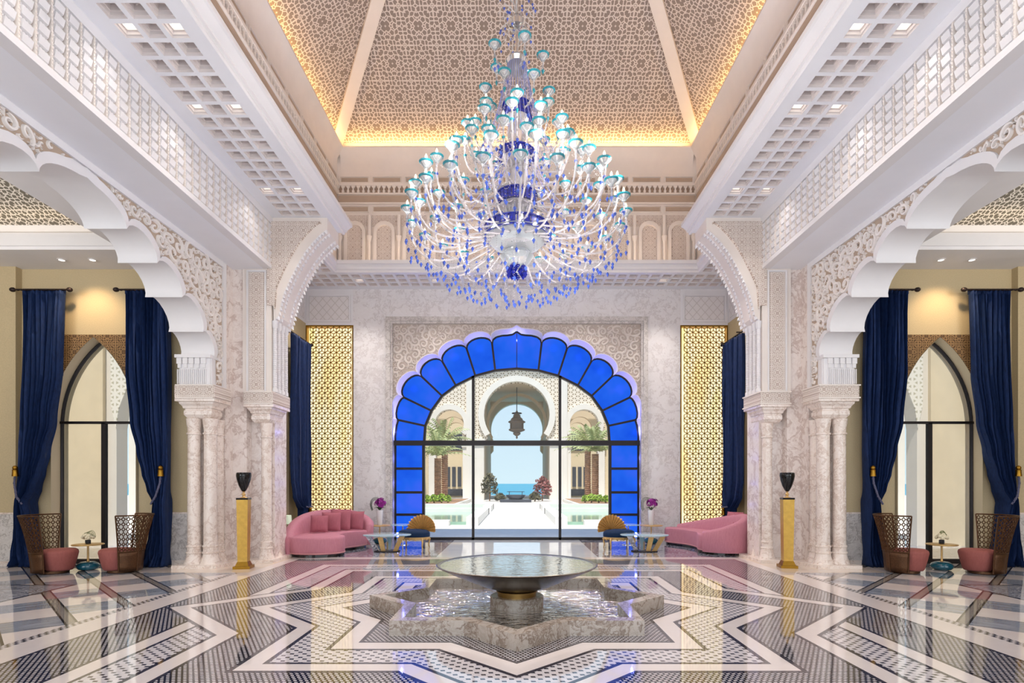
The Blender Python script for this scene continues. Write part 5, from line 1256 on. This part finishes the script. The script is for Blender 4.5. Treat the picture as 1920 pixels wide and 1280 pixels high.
for s in (-1, 1):
    pl.box(s*4.0, s*4.75, -.35, .1, 0, 14); pl.box(s*3.1, s*4.1, -.2, .1, 0, 5.2); pl.box(s*3.0, s*4.2, -.3, .3, 5.2, 5.8); pl.box(s*4.6, s*5.1, -.2, .1, 0, 5.0); pl.box(s*7.65, s*8.3, -.2, .1, 0, 5); pl.box(s*7.5, s*8.4, -.3, .2, 5, 5.5); pl.box(s*4.6, s*5.2, -.3, .2, 5, 5.5)
pl.box(-9, 9, -.5, .2, 13, 14); pl.build('pilasters', 'white_out', fa)
pg = MB()
for s in (-1, 1): pg.box(s*3.25, s*3.7, 1.0, 17, 0, 14)
pg.box(-3.3, 3.3, 1, 17, 11.6, 12); pg.build('passage_walls', 'shade_out', fa)
rr = horseshoe(0, 3.22, 5.7, 3.2, 8.2); MB().prism([(-3.5, 0)]+rr+[(3.5, 0), (3.5, 12), (-3.5, 12)], 'y', 16, 17).build('rear_arch', 'shade_out', fa)
ringarch(0, 3.0, 3.3, 8.1, 8, 8.6, 30).build('inner_arch', 'shade_out', fa)
for s in (-1, 1): ringarch(s*6.36, 1.15, 2.2, 7.1, 3.0, 3.6, 38).build('inner_arch', 'shade_out', fa); ringarch(s*6.36, .95, 2.2, 7.0, 5.5, 6.2, 38).build('inner_arch', 'shade_out', fa)
bb = MB()
for s in (-1, 1): bb.box(s*3.8, s*12, 9, 9.5, 0, 12)
bb.build('inner_cloister_wall', 'cream_out', fa)
dk = MB()
for s in (-1, 1):
    for i in range(5): dk.box(s*(4.9+i*.62), s*(5.3+i*.62), 8.9, 9, 1.2, 3.4)
    dk.box(s*4.6, s*8.2, 8.88, 9, .2, .95); dk.box(s*4.6, s*8.2, 8.9, 9, 5.2, 7.2)
dk.build('dark_openings', 'slate', fa)
# hanging lantern
ln = empty('hanging_lantern', (0, 58, 0), 0, 'pierced metal lantern hanging in the garden archway', 'lantern')
z0 = Z(818, 58); k = 58/F
MB().tube([(0, 0, Z(726, 58)), (0, 0, Z(786, 58))], .05, 6).build('chain', 'slate', ln)
g = MB().lathe([(.03, 0), (.12, .15), (.05, .25), (.35, .45), (.4, .6), (.3, .65), (.8, .85), (.85, 1.0), (.7, 1.05), (.7, 1.6), (.88, 1.7), (.88, 1.8), (.6, 1.95), (.62, 2.05), (.35, 2.3), (.4, 2.4), (.2, 2.6), (.08, 2.9)], 8, (0, 0, z0-.25)); g.build('body', simple('lantern_metal', rgb(140, 128, 120), .6, .2), ln)
r = MB().lathe([(.5, 0), (.55, .05), (.5, .1)], 12, (0, 0, z0+2.35), cap=False); r.build('hanging_ring', 'slate', ln)
# side buildings of the court
for s in (-1, 1):
    b = empty('court_wing', (0, 0, 0), 0, 'cream wing with dark windows on the %s of the garden court' % SIDE[s], 'building')
    MB().box(s*9.5, s*14, 30, 51.5, 0, 12).build('wall', 'cream_out', b)
    m = MB()
    for i in range(6): m.box(s*9.44, s*9.5, 31.5+i*3.6, 33.4+i*3.6, 3.6, 6.2); m.box(s*9.44, s*9.5, 31.5+i*3.6, 33.4+i*3.6, .4, 2.6)
    m.build('windows', 'slate', b)
# palms
def palm(x, y, h, label, seed):
    p = empty('date_palm', (x, y, .282), 0, label, 'palm tree'); rnd = random.Random(seed)
    t = MB(); prof = []
    for i in range(26): z = i/25*h; prof += [(.22, z), (.28, z+h/25*.7)]
    t.lathe(prof, 10).build('trunk', 'bark', p)
    f = MB()
    for i in range(30):
        a = rnd.uniform(0, 2*pi); e = rnd.uniform(.35, 1.45); L = rnd.uniform(2.3, 3.2); d = Vector((cos(a), sin(a), 0)); prev = []
        for k in range(11):
            q = k/10; v = Vector((0, 0, h+.3))+d*L*q*cos(e)+Vector((0, 0, L*q*sin(e)-1.1*q*q)); prev.append(v)
        f.tube(prev, lambda u: .035*(1-u)+.01, 4, cap=False)
        sd = Vector((-d.y, d.x, 0))
        for k in range(1, 11):
            for g_ in (-1, 1):
                v = prev[k]; w_ = .38*(1-.5*k/10); tip = v+sd*g_*w_+d*.22+Vector((0, 0, -.14)); dd = (prev[k]-prev[k-1]).normalized()*.07
                f.add([v-dd, v+dd, tip], [(0, 1, 2)])
    f.build('fronds', 'palm', p)
for px, Y_, h, lb in ((821, 40, 3.0, 'left-hand palm of the left pair in the garden court'), (834, 46, 4.4, 'taller right-hand palm of the left pair in the garden court'), (1102, 46, 4.2, 'taller left-hand palm of the right pair in the garden court'), (1116, 40, 3.3, 'right-hand palm of the right pair in the garden court')):
    palm(X(px, Y_), Y_, h, lb, px)
def bush(px, Y_, zb, w, h, mat, label, seed, name='garden_bush', n=420, ls=.16):
    rnd = random.Random(seed); m = MB(); b = empty(name, (X(px, Y_), Y_, zb), 0, label, 'shrub')
    for _ in range(n):
        a = rnd.uniform(0, 2*pi); e = rnd.uniform(-.2, 1.5); rr = rnd.uniform(.55, 1)
        c = Vector((cos(a)*cos(e)*w/2*rr, sin(a)*cos(e)*w/2*rr, h*.35+sin(e)*h*.62*rr)); u = Vector((rnd.gauss(0, 1), rnd.gauss(0, 1), rnd.gauss(0, 1))).normalized(); v = u.orthogonal().normalized()
        m.add([c-u*ls, c+v*ls*.5, c+u*ls, c-v*ls*.5], [(0, 1, 2, 3)])
    m.build('foliage', mat, b); MB().tube([(0, 0, 0), (0, 0, h*.5)], .06, 6).build('stem', 'bark', b)
for i, (px, Y_, w, h) in enumerate(((801, 36.9, .8, .5), (814, 37.2, .9, .55), (828, 37.5, .9, .6), (840, 37.9, .6, .5))): bush(px, Y_, .285, w*.72, h, 'leaf', '%s rounded green bush of the row left of the garden pools' % ('first', 'second', 'third', 'fourth')[i], i+1, ls=.11)
for i, (px, Y_, w, h) in enumerate(((1097, 37.9, .6, .5), (1109, 37.5, .9, .6), (1123, 37.2, .9, .55), (1136, 36.9, .8, .5))): bush(px, Y_, .285, w*.72, h, 'leaf', '%s rounded green bush of the row right of the garden pools' % ('first', 'second', 'third', 'fourth')[i], i+11, ls=.11)
bush(918, 50, 0, 1.6, 2.6, 'leaf2', 'tall rusty shrub left of the walkway end', 31, 'flowering_shrub'); bush(938, 48.5, 0, 1.0, .7, 'leaf2', 'low spiky shrub at the foot of the tall rusty shrub', 32)
bush(1017, 50, 0, 1.7, 2.3, 'bloom', 'tall pink-blooming shrub right of the walkway end', 33, 'flowering_shrub'); bush(1003, 48.5, 0, 1.0, .8, 'leaf2', 'low shrub at the foot of the pink-blooming shrub', 34)
fb = empty('garden_fountain', (X(967, 47), 47, 0), 0, 'dark bowl fountain at the end of the garden walkway', 'fountain')
MB().box(-1.3, 1.3, -.6, .8, 0, .25).build('plinth', 'slate', fb); MB().lathe([(.5, .25), (.75, .45), (.85, .62), (.8, .62), (.4, .4)], 28).build('bowl', 'slate', fb, smooth=True)
r = MB(); r.box(-.75, .75, .9, .96, .85, .9)
for q in (-.55, .55): r.box(q-.03, q+.03, .9, .96, 0, .9)
r.build('rail', 'slate', fb)
# ------------------------------------------------------------ small courts outside the aisle windows
for s in (-1, 1):
    side = SIDE[s]
    g = MB().box(s*6.3, s*20, 11.3, 19.39, -.3, -.002); struct(g, 'ground_patio_%s' % side, 'pave', 'bright paving outside the %s aisle window' % side)
    b = empty('patio_block', (0, 0, 0), 0, 'cream and white patio building outside the %s aisle window' % side, 'building')
    MB().box(s*10.5, s*20, 14.2, 14.6, 0, 9).build('cream_wall', 'cream_out', b)
    xx = 9.6; Y_ = 14.5
    A = [(s*(xx+a), z) for a, z in [(-.62, 0), (-.62, 3.0), (-.55, 3.5), (-.35, 4.0), (0, 4.4), (.35, 4.0), (.55, 3.5), (.62, 3.0), (.62, 0)]]
    MB().prism([(s*8.6, 0)]+A+[(s*10.5, 0), (s*10.5, 9), (s*8.6, 9)], 'y', 14.3, 14.7).build('white_arch_wall', 'white_out', b)
    MB().prism([(s*8.75, 3.6)]+[p for p in A if p[1] >= 3.0]+[(s*10.35, 3.6), (s*10.35, 5.2), (s*8.75, 5.2)], 'y', 14.27, 14.3).build('pierced_panel', lattice('pierced_out_%s' % side, (0, 2), .16, .06, rgb(248, 246, 238), rgb(200, 196, 176), star=False), b)
    MB().box(s*8.6, s*6.9, 16.5, 16.9, 0, 9).build('far_wall', 'white_out', b)
    m = MB(); m.box(s*10.15, s*9.9, 15.6, 15.7, 0, 3.6); m.build('tall_window', simple('teal_window_%s' % side, rgb(70, 140, 140), .15), b)
    MB().box(s*11, s*8, 17.5, 17.9, 0, 9).build('rear_wall', 'cream_out', b)
    MB().box(s*6.9, s*14, 20.2, 20.6, 0, 7).build('garden_wall', 'white_out', b)
